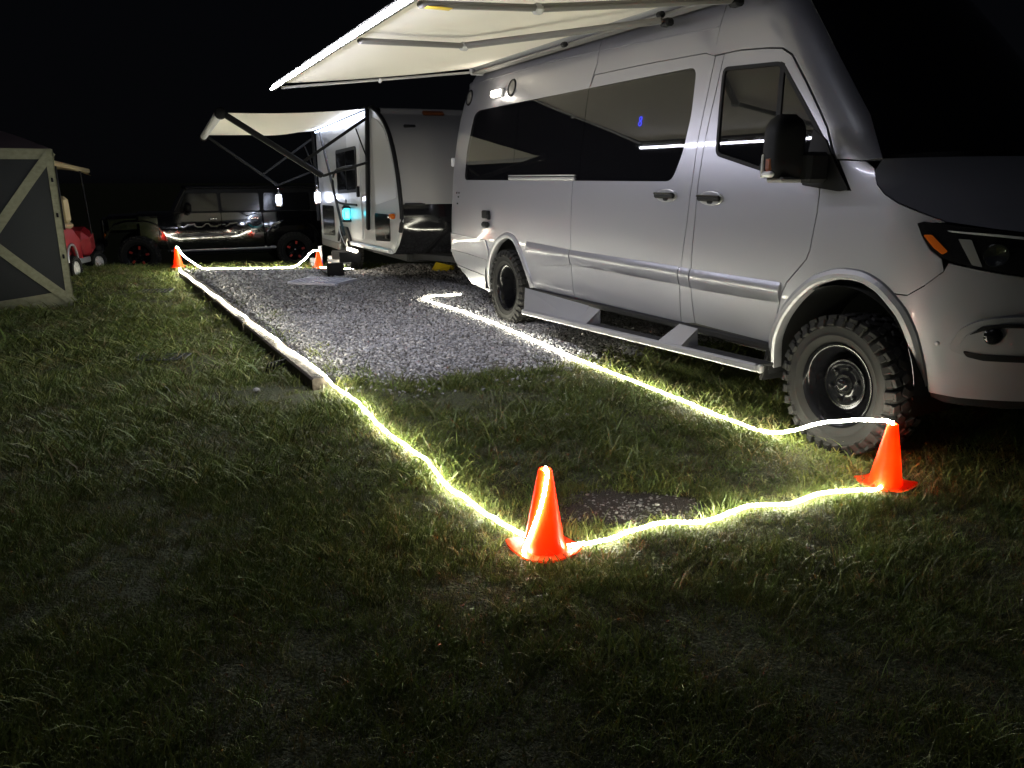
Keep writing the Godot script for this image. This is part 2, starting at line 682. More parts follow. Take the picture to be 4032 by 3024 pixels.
func wheel(parent: Node, at: Vector3, deep: float, r := 0.39, w := 0.255, rim_m: Material = null, spokes := 0) -> Node3D:
	# axis along z, outside at +z
	var t := Node3D.new()
	t.name = "wheel"
	parent.add_child(t, true)
	t.position = at
	var k := r / 0.39
	var hw := w * 0.5
	var prof := []
	for q in [[0.215, -0.80], [0.30, -1.0], [0.355, -0.93], [0.377, -0.75], [0.381, 0.0], [0.377, 0.75], [0.355, 0.93], [0.335, 0.985], [0.332, 1.0], [0.325, 1.0], [0.322, 0.985], [0.30, 1.0], [0.288, 0.99], [0.286, 1.005], [0.280, 1.005], [0.278, 0.985], [0.272, 0.955], [0.268, 0.925], [0.245, 0.86], [0.234, 0.80], [0.222, 0.6]]:
		prof.append(Vector2(q[0] * k, q[1] * hw))
	prof.reverse()
	obj("tyre", lathemesh(prof, 56), M.sidewall, t)
	var b := Bag.new()
	var n := 34
	for i in n:
		var a := TAU * i / n
		var s := 1.0 if i % 2 == 0 else -1.0
		for side in [-1.0, 1.0]:
			var aa: float = a + (0.5 * TAU / n if side > 0 else 0.0)
			var rad := Vector3(cos(aa), sin(aa), 0)
			var tan_ := Vector3(-sin(aa), cos(aa), 0)
			var bs := Basis(rad, tan_, Vector3(0, 0, 1))
			b.box(rad * (0.379 * k) + Vector3(0, 0, side * hw * 0.80), Vector3(0.026 * k, 0.047 * k, hw * 0.34), bs.rotated(rad, 0.25 * side), 0.003)
			b.box(rad * (0.352 * k) + Vector3(0, 0, side * hw * 0.955), Vector3((0.05 if s > 0 else 0.034) * k, 0.040 * k, 0.026 * k), bs.rotated(tan_, 0.45 * side), 0.003)
			b.box(rad * (0.381 * k) + tan_ * 0.012 + Vector3(0, 0, side * hw * 0.33), Vector3(0.020 * k, 0.042 * k, hw * 0.42), bs.rotated(rad, -0.5 * side * s), 0.003)
	obj("tread_blocks", b.mesh(), M.rubber, t, "stuff")
	var rm: Material = rim_m if rim_m else M.rim
	if spokes == 0:
		var d := deep
		obj("rim", lathemesh([Vector2(0.0, d), Vector2(0.05, d), Vector2(0.055, d - 0.006), Vector2(0.098, d - 0.006), Vector2(0.128, d), Vector2(0.138, d - 0.008), Vector2(0.146, d - 0.045), Vector2(0.178, d - 0.06), Vector2(0.198, hw * 0.35), Vector2(0.207, hw * 0.74), Vector2(0.222, hw * 0.86), Vector2(0.237, hw * 0.90), Vector2(0.240, hw * 0.82), Vector2(0.22, hw * 0.6)].map(func(v): return v * Vector2(k, 1)), 48), rm, t)
		obj("hub_ring", lathemesh([Vector2(0.128, d + 0.002), Vector2(0.139, d + 0.001), Vector2(0.141, d - 0.008)], 40), M.dark_chrome, t)
		obj("hub_cap", lathemesh([Vector2(0.0, d + 0.035), Vector2(0.022, d + 0.034), Vector2(0.034, d + 0.028), Vector2(0.04, d - 0.004)], 24), M.gloss, t)
		obj("cap_ring", lathemesh([Vector2(0.040, d + 0.006), Vector2(0.055, d + 0.006), Vector2(0.058, d - 0.004)], 28), M.dark_chrome, t)
		for i in 6:
			var a := TAU * (i + 0.3) / 6
			obj("lug_nut", lathemesh([Vector2(0.0, 0.022), Vector2(0.009, 0.021), Vector2(0.013, 0.012), Vector2(0.017, 0.0)], 8, Vector3(cos(a) * 0.094 * k, sin(a) * 0.094 * k, d - 0.007)), M.dark_chrome, t)
	else:
		obj("rim", lathemesh([Vector2(0.0, 0.02), Vector2(0.06, 0.02), Vector2(0.07, -0.02), Vector2(0.195, -0.03), Vector2(0.2, hw * 0.7), Vector2(0.224, hw * 0.86), Vector2(0.226, hw * 0.7)].map(func(v): return v * Vector2(k, 1)), 36), rm, t)
		for i in spokes:
			var a := TAU * (i + 0.15) / spokes
			var rad := Vector3(cos(a), sin(a), 0)
			var sb := Bag.new()
			sb.bar(rad * 0.04 + Vector3(0, 0, hw * 0.5), rad * 0.205 * k + Vector3(0, 0, hw * 0.62), 0.055, 0.03, Vector3(0, 0, 1), 0.008)
			var sp := obj("spoke", sb.mesh(), M.gloss, t)
			if spokes == 5:
				var ac := Bag.new()
				ac.bar(rad * 0.13 * k + Vector3(0, 0, hw * 0.73), rad * 0.195 * k + Vector3(0, 0, hw * 0.78), 0.042, 0.008, Vector3(0, 0, 1), 0.003)
				obj("accent", ac.mesh(), M.jeep_red, t)
		obj("hub_cap", lathemesh([Vector2(0.0, hw * 0.74), Vector2(0.035, hw * 0.72), Vector2(0.05, hw * 0.6), Vector2(0.055, hw * 0.2)], 20), M.gloss, t)
	return t

const ARCH_F := [-0.52, 0.36, -0.496, 0.539, -0.425, 0.694, -0.326, 0.818, -0.2, 0.927, -0.046, 0.983, 0.105, 0.988, 0.225, 0.943, 0.337, 0.84, 0.392, 0.73, 0.425, 0.593, 0.43, 0.488]
const ARCH_R := [-4.88, 0.28, -4.851, 0.437, -4.694, 0.68, -4.496, 0.842, -4.262, 0.925, -4.076, 0.896, -3.92, 0.727, -3.82, 0.555, -3.80, 0.462]

func rev(a: Array) -> Array:
	var o := []
	for i in range(a.size() - 2, -1, -2):
		o.append_array([a[i], a[i + 1]])
	return o

func flare(arch: Array, parent: Node) -> void:   # the lip round a wheel opening
	var pts := pv(arch)
	var b := Bag.new()
	var p := []
	var c := Vector2((pts[0].x + pts[pts.size() - 1].x) * 0.5, 0.42)
	var path := PackedVector2Array()
	for i in pts.size() - 1:
		for k in 4:
			path.append(pts[i].lerp(pts[i + 1], k / 4.0))
	path.append(pts[pts.size() - 1])
	for pass_ in 2:
		var q := PackedVector2Array(path)
		for i in range(1, path.size() - 1):
			q[i] = (path[i - 1] + path[i] * 2.0 + path[i + 1]) * 0.25
		path = q
	for q in path:
		var d := (q - c).normalized()
		for s in [[-0.004, -0.05], [-0.004, 0.012], [0.006, 0.024], [0.028, 0.024], [0.05, 0.012], [0.058, -0.002]]:
			var w: Vector2 = q + d * s[0]
			p.append(vP(w.x, w.y, s[1]))
	var nv := 6
	for i in path.size() - 1:
		for j in nv - 1:
			var a := i * nv + j
			var o: Vector3 = (p[a] + p[a + nv + 1]) * 0.5
			b.quad(p[a], p[a + 1], p[a + nv + 1], p[a + nv], Vector3(0, 0, 1) if j > 0 else Vector3(c.x - o.x, c.y - o.y, 0.0))
	obj("wheel_arch_trim", b.mesh(), M.trim, parent)

func van() -> void:
	var v := thing("camper_van", "silver high roof camper van with tinted side windows and black front mirror", "van", VAN_AT, -VAN_YAW)
	# windows as polygons on the side
	var win := rounded(pv([-5.40, 1.478, -5.385, 1.80, -5.27, 2.17, -5.15, 2.207, -2.87, 2.212, -1.462, 2.212, -1.44, 1.92, -1.475, 1.67, -1.56, 1.478]), 0.07, [4])
	var fwin := rounded(pv([-1.135, 1.640, -1.19, 2.178, -0.67, 2.150, -0.42, 1.885, -0.20, 1.645, -0.09, 1.445, -0.30, 1.465, -0.72, 1.545]), 0.05)
	# panels
	var quarter := pv([-2.952, 0.455, -2.952, 0.9, -2.945, 1.46, -2.85, 2.20, -2.79, 2.40, -2.84, 2.66, -3.6, 2.66, -4.6, 2.66, -5.55, 2.66, -5.72, 2.44, -5.83, 2.2, -5.91, 1.9, -5.94, 1.45, -5.99, 0.93, -6.01, 0.80, -6.02, 0.62, -5.85, 0.46, -5.49, 0.34, -4.95, 0.28] + ARCH_R)
	var cut := Geometry2D.clip_polygons(quarter, win)
	obj("rear_side_panel", panel(cut[0], vP, Vector3(0, 0, 1), 0.0, 0.07, 0.03), M.paint, v)
	var slide := pv([-2.945, 0.458, -2.25, 0.472, -1.42, 0.506, -1.415, 0.76, -1.40, 0.926, -1.36, 1.21, -1.338, 1.485, -1.336, 1.75, -1.306, 2.04, -1.292, 2.255, -1.40, 2.285, -2.0, 2.30, -2.79, 2.305, -2.84, 2.2, -2.938, 1.46, -2.945, 0.9])
	cut = Geometry2D.clip_polygons(slide, win)
	obj("sliding_door", panel(cut[0], vP, Vector3(0, 0, 1), 0.0, 0.07, 0.03), M.paint, v)
	vpanel("roof_side", [-2.834, 2.66, -2.784, 2.40, -2.80, 2.311, -2.0, 2.306, -1.40, 2.291, -1.303, 2.262, -1.312, 2.47, -1.312, 2.66], M.paint, v)
	vpanel("pillar_panel", [-1.412, 0.507, -1.262, 0.53, -1.292, 0.777, -1.292, 0.967, -1.278, 1.215, -1.275, 1.485, -1.263, 1.748, -1.228, 2.03, -1.208, 2.255, -1.285, 2.255, -1.299, 2.04, -1.330, 1.75, -1.332, 1.485, -1.354, 1.21, -1.394, 0.926, -1.408, 0.76], M.paint, v, 0.0, 0.06)
	vpanel("cab_side", [-1.305, 2.264, -1.06, 2.265, -0.81, 2.244, -0.69, 2.226, -0.607, 2.182, -0.463, 2.025, -0.321, 1.857, -0.250, 1.767, -0.20, 1.68, -0.15, 1.60, 0.029, 1.590, 0.10, 1.60, -0.09, 1.82, -0.306, 2.07, -0.535, 2.33, -0.76, 2.56, -0.85, 2.66, -1.305, 2.66], M.paint, v, 0.0, 0.06)
	var door := pv([-1.255, 0.53, -1.285, 0.777, -1.285, 0.967, -1.271, 1.215, -1.268, 1.485, -1.256, 1.748, -1.221, 2.03, -1.201, 2.257, -1.06, 2.257, -0.82, 2.236, -0.70, 2.218, -0.615, 2.174, -0.472, 2.017, -0.331, 1.850, -0.262, 1.763, -0.205, 1.66, -0.10, 1.448, -0.237, 1.462, -0.235, 1.316, -0.258, 1.114, -0.278, 1.061, -0.345, 0.989, -0.414, 0.914, -0.455, 0.828, -0.481, 0.685, -0.488, 0.53])
	var fd := obj("front_door", panel(door, vP, Vector3(0, 0, 1), 0.0, 0.06, 0.03, [fwin]), M.paint, v)
	vpanel("front_fender", [-0.229, 1.459, -0.09, 1.44, -0.02, 1.436, -0.13, 1.590, 0.03, 1.583, 0.09, 1.55, 0.103, 1.53, 0.13, 1.467, 0.181, 1.423, 0.265, 1.38, 0.379, 1.338, 0.46, 1.311, 0.486, 1.30, 0.375, 1.292, 0.399, 1.232, 0.444, 1.168, 0.498, 1.128, 0.515, 1.074, 0.446, 1.002, 0.37, 0.944, 0.222, 0.947, 0.105, 0.988, -0.046, 0.983, -0.2, 0.927, -0.326, 0.818, -0.425, 0.694, -0.470, 0.60, -0.475, 0.685, -0.448, 0.828, -0.407, 0.912, -0.338, 0.985, -0.271, 1.06, -0.251, 1.114, -0.228, 1.316], M.paint, v, 0.0, 0.05)
	var bump := vpanel("front_bumper", [0.515, 1.067, 0.446, 0.996, 0.37, 0.938, 0.232, 0.938, 0.337, 0.84, 0.392, 0.73, 0.425, 0.593, 0.432, 0.50, 0.487, 0.461, 0.6, 0.45, 0.866, 0.45, 1.1, 0.45, 1.34, 0.45, 1.34, 1.03, 1.1, 1.03, 0.84, 1.055, 0.71, 1.074, 0.584, 1.098, 0.53, 1.11], M.paint, v, 0.0, 0.05, 0.06)
	# fog lamp recess
	obj("fog_lamp_bezel", panel(rounded(pv([0.565, 0.700, 0.604, 0.800, 0.67, 0.848, 0.754, 0.870, 0.86, 0.88, 1.0, 0.88, 1.0, 0.66, 0.86, 0.66, 0.70, 0.655]), 0.03), vP, Vector3(1, 0, 1), 0.014, 0.04, 0.02), M.trim, bump)
	obj("fog_lamp_recess", panel(rounded(pv([0.605, 0.715, 0.635, 0.78, 0.69, 0.822, 0.77, 0.838, 1.0, 0.845, 1.0, 0.685, 0.70, 0.680]), 0.02), vP, Vector3(1, 0, 1), 0.020, 0.04, 0.01), M.trim, bump)
	obj("fog_lamp_slot", panel(rounded(pv([0.625, 0.700, 0.70, 0.693, 1.0, 0.695, 1.0, 0.665, 0.70, 0.662, 0.64, 0.675]), 0.01), vP, Vector3(1, 0, 1), 0.024, 0.04, 0.01), M.black, bump)
	obj("fog_lamp_brow", panel(rounded(pv([0.645, 0.782, 0.69, 0.825, 0.77, 0.842, 1.0, 0.85, 1.0, 0.835, 0.77, 0.826, 0.70, 0.808]), 0.008), vP, Vector3(1, 0, 1), 0.024, 0.04, 0.01), M.black, bump)
	obj("fog_lamp", lathemesh([Vector2(0.0, 0.012), Vector2(0.03, 0.01), Vector2(0.038, 0.0), Vector2(0.042, -0.006)], 20, vP(0.735, 0.785, 0.026), Basis(Vector3.UP, 0.85)), M.gloss, bump)
	obj("parking_sensor", lathemesh([Vector2(0.0, 0.003), Vector2(0.010, 0.003), Vector2(0.012, 0.0)], 14, vP(0.523, 0.721, 0.001), Basis(Vector3.UP, 0.45)), M.trim, bump)
	vpanel("bumper_lip", [0.432, 0.497, 0.487, 0.458, 0.6, 0.446, 0.866, 0.446, 1.3, 0.446, 1.3, 0.41, 0.8, 0.40, 0.55, 0.41, 0.455, 0.45], M.black, v, -0.01, 0.05)
	# headlamp
	var hl := vpanel("headlight", [0.372, 1.290, 0.40, 1.300, 0.492, 1.289, 0.607, 1.278, 0.692, 1.268, 0.84, 1.25, 1.0, 1.23, 1.0, 1.045, 0.84, 1.062, 0.71, 1.082, 0.584, 1.106, 0.498, 1.133, 0.444, 1.173, 0.399, 1.237], M.gloss, v, 0.002, 0.04, 0.03)
	obj("indicator", panel(rounded(pv([0.408, 1.238, 0.444, 1.240, 0.520, 1.165, 0.500, 1.150, 0.458, 1.180]), 0.008), vP, Vector3(1, 0, 1), 0.009, 0.03, 0.01), M.amber, hl)
	obj("chrome_strip", panel(rounded(pv([0.50, 1.262, 0.70, 1.248, 0.84, 1.232, 0.84, 1.222, 0.70, 1.238, 0.52, 1.254]), 0.006), vP, Vector3(1, 0, 1), 0.010, 0.03, 0.008), M.white, hl)
	obj("lamp_divider", panel(rounded(pv([0.55, 1.225, 0.60, 1.222, 0.66, 1.10, 0.62, 1.108]), 0.006), vP, Vector3(1, 0, 1), 0.010, 0.03, 0.008), M.chrome_soft, hl)
	obj("lamp_bowl", lathemesh([Vector2(0.0, -0.002), Vector2(0.03, 0.004), Vector2(0.045, 0.012), Vector2(0.052, 0.012), Vector2(0.055, 0.0)], 24, vP(0.70, 1.155, 0.006), Basis(Vector3.UP, 0.8)), M.chrome, hl)
	obj("headlight_lens", panel(pv([0.380, 1.286, 0.40, 1.295, 0.492, 1.284, 0.607, 1.273, 0.692, 1.263, 0.84, 1.245, 1.0, 1.225, 1.0, 1.05, 0.84, 1.067, 0.71, 1.087, 0.584, 1.111, 0.498, 1.138, 0.447, 1.178, 0.404, 1.237]), vP, Vector3(1, 0, 1), 0.026, 0.05, 0.02), M.lens, hl)
	# dark inner shell that shows in the gaps
	vpanel("inner_shell", [-5.8, 0.95, -4.9, 0.95, -4.6, 0.95, -4.05, 0.97, -3.75, 0.65, -3.7, 0.5, -0.6, 0.56, -0.5, 0.75, -0.3, 1.0, 0.12, 1.06, 0.35, 1.05, 0.6, 1.05, 0.6, 1.22, 0.1, 1.48, -0.35, 2.05, -0.85, 2.62, -5.5, 2.62], M.gap, v, -0.036, 0.12, 0.0)
	# lofts: roof, windscreen, hood
	var side := []
	var mid := []
	var nst := 26
	for i in nst:
		var x := lerpf(-5.58, -0.85, float(i) / (nst - 1))
		side.append(vP(x, 2.66))
		mid.append(Vector3(x + (0.0 if i > 0 else 0.06), 2.84 - 0.10 * smoothstep(-1.6, -0.85, x) - 0.08 * smoothstep(-5.0, -5.6, x), -1.01))
	loft("roof", side, mid, M.paint, v)
	side = []
	mid = []
	for q in [[-0.85, 2.66, -0.62, 2.735], [-0.76, 2.56, -0.52, 2.64], [-0.535, 2.33, -0.28, 2.38], [-0.306, 2.07, -0.03, 2.11], [-0.09, 1.82, 0.2, 1.85], [0.10, 1.60, 0.40, 1.64]]:
		side.append(vP(q[0], q[1]))
		mid.append(Vector3(q[2], q[3], -1.01))
	loft("windscreen", side, mid, M.gloss, v)
	side = []
	mid = []
	for q in [[0.105, 1.595, 0.42, 1.61], [0.103, 1.536, 0.5, 1.56], [0.133, 1.473, 0.58, 1.505], [0.184, 1.429, 0.64, 1.465], [0.268, 1.386, 0.70, 1.425], [0.382, 1.344, 0.76, 1.385], [0.49, 1.303, 0.81, 1.345], [0.692, 1.273, 0.87, 1.315], [0.9, 1.248, 0.92, 1.285], [1.2, 1.225, 0.95, 1.25]]:
		side.append(vP(q[0], q[1]))
		mid.append(Vector3(q[2], q[3], -1.01))
	loft("hood", side, mid, M.paint, v, 0.95)
	# nose between the headlamps, far side, tail wall, floor
	vpanel("grille", [1.0, 1.02, 1.0, 1.225, 1.32, 1.2, 1.32, 1.005], M.black, v, -0.004, 0.08)
	obj("far_side", panel(pv([-5.8, 0.45, -4.9, 0.4, -0.6, 0.45, -0.1, 1.0, 0.5, 0.5, 1.3, 0.5, 1.3, 1.2, 0.5, 1.29, 0.1, 1.55, -0.31, 2.05, -0.85, 2.66, -5.58, 2.66, -5.83, 2.2, -5.93, 1.45, -6.0, 0.8]), vfar, Vector3(0, 0, -1), 0.0, 0.15, 0.0), M.paint, v)
	obj("rear_wall", boxmesh(Vector3(-5.68, 1.5, -1.01), Vector3(0.1, 2.1, 1.6), 0.02), M.paint, v)
	obj("underbody", boxmesh(Vector3(-2.6, 0.50, -1.01), Vector3(6.4, 0.22, 1.5), 0.03), M.gap, v)
	# rear bumper, mouldings, arches
	var rb := vpanel("rear_bumper", [-6.02, 0.868, -5.3, 0.858, -4.80, 0.848, -4.745, 0.75, -4.78, 0.64, -4.87, 0.42, -4.9, 0.275, -5.49, 0.322, -5.80, 0.44, -6.0, 0.56, -6.03, 0.7], M.paint, v, 0.012, 0.06, 0.03)
	obj("bumper_rib", panel(rounded(pv([-6.02, 0.668, -5.3, 0.660, -4.80, 0.640, -4.81, 0.615, -5.3, 0.634, -6.02, 0.644]), 0.008), vP, Vector3(0, 0, 1), 0.020, 0.05, 0.012), M.trim, rb)
	obj("lower_rib", panel(rounded(pv([-5.80, 0.502, -5.3, 0.47, -4.88, 0.45, -4.88, 0.425, -5.3, 0.445, -5.80, 0.478]), 0.008), vP, Vector3(0, 0, 1), 0.020, 0.05, 0.012), M.trim, rb)
	for q in [[-3.80, -2.957, 0.912, 0.897, 0.660, 0.762], [-2.943, -1.416, 0.897, 0.906, 0.769, 0.778], [-1.406, -1.292, 0.905, 0.903, 0.777, 0.772], [-1.282, -0.455, 0.903, 0.911, 0.770, 0.785]]:
		var x0: float = q[0]
		var x1: float = q[1]
		var bulge := func(u, y, o):
			var k: float = inverse_lerp(x0, x1, u)
			var t: float = clampf((y - lerpf(q[4], q[5], k)) / (lerpf(q[2], q[3], k) - lerpf(q[4], q[5], k)), 0.0, 1.0)
			return vP(u, y, o + 0.005 + 0.015 * pow(sin(PI * pow(t, 1.35)), 0.8))
		obj("side_moulding", panel(rounded(pv([x0, q[2], x0, q[4], x1, q[5], x1, q[3]]), 0.010), bulge, Vector3(0, 0, 1), 0.0, 0.022, 0.012), M.paint, v)
	flare(ARCH_F, v)
	flare(ARCH_R, v)
	for q in [[0.0, 0.44, 0.50], [-4.325, 0.42, 0.535]]:
		var b := Bag.new()
		b.lathe([Vector2(q[2], -0.02), Vector2(q[2], -0.52), Vector2(0.0, -0.52)], 30, Vector3(q[0] - 0.02, q[1], 0), Basis(), true, -0.2, PI + 0.2)
		obj("wheel_well", b.mesh(), M.gap, v)
	wheel(v, Vector3(0.0, 0.39, -0.135), 0.045)
	wheel(v, Vector3(-4.325, 0.39, -0.135), -0.035)
	for x in [0.0, -4.325]:
		var w := wheel(v, Vector3(x, 0.39, -1.885), 0.03)
		w.rotation.y = PI
	obj("mud_flap", boxmesh(Vector3(-0.535, 0.50, -0.13), Vector3(0.03, 0.44, 0.22), 0.008, Basis(Vector3(0, 0, 1), -0.22)), M.black, v)
	# glass
	var divs := [[-5.40, -4.150], [-4.144, -2.855], [-2.849, -1.40]]
	for d in divs:
		var c: Array = Geometry2D.intersect_polygons(win, pv([d[0] - 0.1 if d[0] < -5 else d[0], 1.3, d[1], 1.3, d[1], 2.4, d[0] - 0.1 if d[0] < -5 else d[0], 2.4]))
		obj("side_window", panel(c[0], vP, Vector3(0, 0, 1), -0.001, 0.09, 0.006), M.glass, v)
	obj("window_rail", boxmesh(Vector3(-3.56, 1.522, -0.003), Vector3(1.31, 0.012, 0.02), 0.004), M.alu, v)
	obj("window_rail", boxmesh(Vector3(-3.56, 1.494, -0.003), Vector3(1.31, 0.026, 0.024), 0.006), M.alu, v)
	obj("cab_window", panel(rounded(pv([-1.115, 1.655, -1.168, 2.155, -0.685, 2.130, -0.628, 1.70, -0.72, 1.565, -0.72, 1.565]), 0.04), vP, Vector3(0, 0, 1), -0.004, 0.06, 0.006), M.glass, fd)
	obj("quarter_window", panel(rounded(pv([-0.655, 2.11, -0.435, 1.875, -0.215, 1.635, -0.11, 1.46, -0.30, 1.48, -0.70, 1.56, -0.602, 1.70]), 0.02), vP, Vector3(0, 0, 1), -0.004, 0.05, 0.006), M.glass, fd)
	var seal := Geometry2D.offset_polygon(fwin, -0.022)
	obj("window_seal", panel(fwin, vP, Vector3(0, 0, 1), 0.004, 0.045, 0.014, [seal[0]]), M.black, fd)
	obj("window_post", panel(pv([-0.685, 2.15, -0.650, 2.135, -0.596, 1.70, -0.69, 1.545, -0.735, 1.55, -0.632, 1.70]), vP, Vector3(0, 0, 1), 0.003, 0.05, 0.012), M.black, fd)
	obj("mirror_corner", panel(rounded(pv([-0.34, 1.76, -0.24, 1.70, -0.20, 1.64, -0.035, 1.442, -0.10, 1.432, -0.36, 1.462]), 0.015), vP, Vector3(0, 0, 1), 0.009, 0.05, 0.02), M.black, v)
	# the blue figure seen through the sliding door's window
	var tm := TextMesh.new()
	tm.text = "8"
	var sf := SystemFont.new()
	sf.font_names = PackedStringArray(["Droid Sans Mono"])
	tm.font = sf
	tm.font_size = 32
	tm.pixel_size = 0.0030
	tm.depth = 0.004
	var dg := obj("display_digit", tm, M.blue, v)
	dg.position = vP(-2.06, 1.905, -0.018)
	dg.rotation.x = -0.12
	# handles
	for q in [[-1.606, 1.382, "sliding_door_handle"], [-1.128, 1.374, "front_door_handle"]]:
		var c := vP(q[0], q[1], 0.002)
		var hb := Bag.new()
		hb.lathe([Vector2(0.0, 0.003), Vector2(0.075, 0.003), Vector2(0.098, 0.010), Vector2(0.104, 0.006), Vector2(0.106, -0.004)], 32, Vector3.ZERO, Basis(Vector3(1.14, 0, 0), Vector3(0, 0.43, 0), Vector3(0, 0, 1)))
		var hd := obj(q[2], hb.mesh(), M.chrome_soft, v)
		hd.position = c
		obj("grip", boxmesh(Vector3(0, 0.0, 0.020), Vector3(0.230, 0.036, 0.024), 0.012), M.black, hd)
		obj("grip_cover", boxmesh(Vector3(0.0, 0.013, 0.029), Vector3(0.225, 0.014, 0.018), 0.006), M.gloss, hd)
		obj("handle_cup", lathemesh([Vector2(0.0, 0.005), Vector2(0.028, 0.006), Vector2(0.032, 0.004)], 20, Vector3(-0.005, -0.012, 0.0)), M.gap, hd)
	# mirror
	var mb := Bag.new()
	var mp := []
	for i in 13:
		var y := 1.50 + 0.325 * i / 12.0
		var t := i / 12.0
		var sc := sqrt(maxf(0.0, 1.0 - pow(maxf(0.0, t - 0.62) / 0.40, 2.6))) * (0.86 + 0.14 * smoothstep(0.0, 0.25, t))
		for k in 17:
			var a := TAU * k / 16.0
			var cx := signf(cos(a)) * pow(absf(cos(a)), 0.55)
			var cz := signf(sin(a)) * pow(absf(sin(a)), 0.55)
			mp.append(Vector3(-0.30 + 0.065 * cx * sc - 0.02 * cz, y, 0.215 + 0.095 * cz * sc))
	var mn := []
	for i in 13:
		for k in 17:
			var e: Vector3 = mp[i * 17 + (k + 1) % 16] - mp[i * 17 + (k + 15) % 16]
			var f: Vector3 = mp[mini(i + 1, 12) * 17 + k] - mp[maxi(i - 1, 0) * 17 + k]
			var q := e.cross(f).normalized()
			var o: Vector3 = mp[i * 17 + k] - Vector3(-0.30, mp[i * 17 + k].y - 0.01, 0.215)
			mn.append(q if q.dot(o) > 0 else -q)
	for i in 12:
		for k in 16:
			var a := i * 17 + k
			mb.tri(mp[a], mp[a + 1], mp[a + 18], mn[a], mn[a + 1], mn[a + 18])
			mb.tri(mp[a], mp[a + 18], mp[a + 17], mn[a], mn[a + 18], mn[a + 17])
	var mr := obj("side_mirror", mb.mesh(), M.black, v)
	obj("mirror_base", boxmesh(Vector3(-0.295, 1.492, 0.185), Vector3(0.13, 0.03, 0.18), 0.012), M.grey, mr)
	obj("mirror_arm", boxmesh(Vector3(-0.22, 1.555, 0.075), Vector3(0.09, 0.16, 0.15), 0.02), M.black, mr)
	obj("mirror_indicator", boxmesh(Vector3(-0.312, 1.572, 0.298), Vector3(0.050, 0.075, 0.028), 0.012), M.dull_amber, mr)
	obj("indicator_lens", boxmesh(Vector3(-0.318, 1.520, 0.298), Vector3(0.085, 0.032, 0.034), 0.012), M.white, mr)
	obj("indicator_rim", boxmesh(Vector3(-0.352, 1.563, 0.302), Vector3(0.012, 0.12, 0.03), 0.005), M.white, mr)
	# lamp, speakers, socket
	var lp := obj("porch_light", boxmesh(vP(-4.69, 2.335, 0.012), Vector3(0.27, 0.085, 0.03), 0.012, Basis(Vector3(1, 0, 0), -0.17)), M.white, v)
	obj("porch_light_lens", boxmesh(vP(-4.69, 2.333, 0.034), Vector3(0.22, 0.060, 0.02), 0.008, Basis(Vector3(1, 0, 0), -0.17)), M.lamp, lp)
	lamp_light(v, vP(-4.69, 2.32, 0.10), Color(1.0, 0.96, 0.88), 0.05, 0.03)
	for x in [-4.38, -5.48]:
		var sp := obj("speaker_rim", lathemesh([Vector2(0.066, 0.008), Vector2(0.082, 0.010), Vector2(0.088, 0.0)], 28, vP(x, 2.363, 0.0), Basis(Vector3(1, 0, 0), -0.2)), M.black, v)
		obj("speaker_cone", lathemesh([Vector2(0.0, 0.007), Vector2(0.02, 0.008), Vector2(0.067, 0.003)], 24, vP(x, 2.363, 0.0), Basis(Vector3(1, 0, 0), -0.2)), M.grey, sp)
	var so := obj("power_inlet", boxmesh(Vector3(-4.74, 1.125, 0.022), Vector3(0.15, 0.085, 0.05), 0.012), M.black, v)
	obj("inlet_cap", boxmesh(Vector3(-4.74, 1.02, 0.03), Vector3(0.13, 0.06, 0.06), 0.02), M.black, so)
	obj("inlet_hook", boxmesh(Vector3(-4.655, 1.10, 0.03), Vector3(0.03, 0.05, 0.03), 0.006), M.black, so)
	obj("tail_light", boxmesh(Vector3(-5.935, 1.19, -0.16), Vector3(0.06, 0.52, 0.10), 0.015), M.red, v)
	obj("door_hinge", boxmesh(Vector3(-5.88, 1.68, -0.06), Vector3(0.03, 0.10, 0.05), 0.01), M.white, v)
	obj("bumper_end", boxmesh(Vector3(-6.03, 0.84, -0.13), Vector3(0.05, 0.09, 0.10), 0.02), M.paint, v)
	for q in [[-5.62, 1.335], [-5.55, 1.335], [-5.57, 1.29], [-5.60, 1.215]]:
		obj("badge", boxmesh(vP(q[0], q[1], 0.003), Vector3(0.035, 0.02, 0.008), 0.003), M.chrome, v)
	# running board
	var rbx := thing_part("running_board", v)
	obj("outer_rail", barmesh(Vector3(-3.62, 0.262, 0.135), Vector3(-0.44, 0.408, 0.135), 0.035, 0.052, 0.012), M.trim, rbx)
	obj("rail_end", barmesh(Vector3(-0.439, 0.408, 0.135), Vector3(-0.40, 0.41, 0.135), 0.034, 0.05, 0.01), M.alu, rbx)
	obj("rear_deflector", quadmesh([Vector3(-3.84, 0.455, 0.0), Vector3(-2.62, 0.455, 0.0), Vector3(-2.55, 0.315, 0.130), Vector3(-3.60, 0.275, 0.130)], Vector3(0, 0.4, 1)), M.trim, rbx)
	for q in [[-2.46, -1.50, 0.322, 0.368], [-1.18, -0.46, 0.384, 0.416]]:
		obj("step_pad", barmesh(Vector3(q[0], q[2], 0.055), Vector3(q[1], q[3], 0.055), 0.125, 0.02, 0.005), M.pad, rbx)
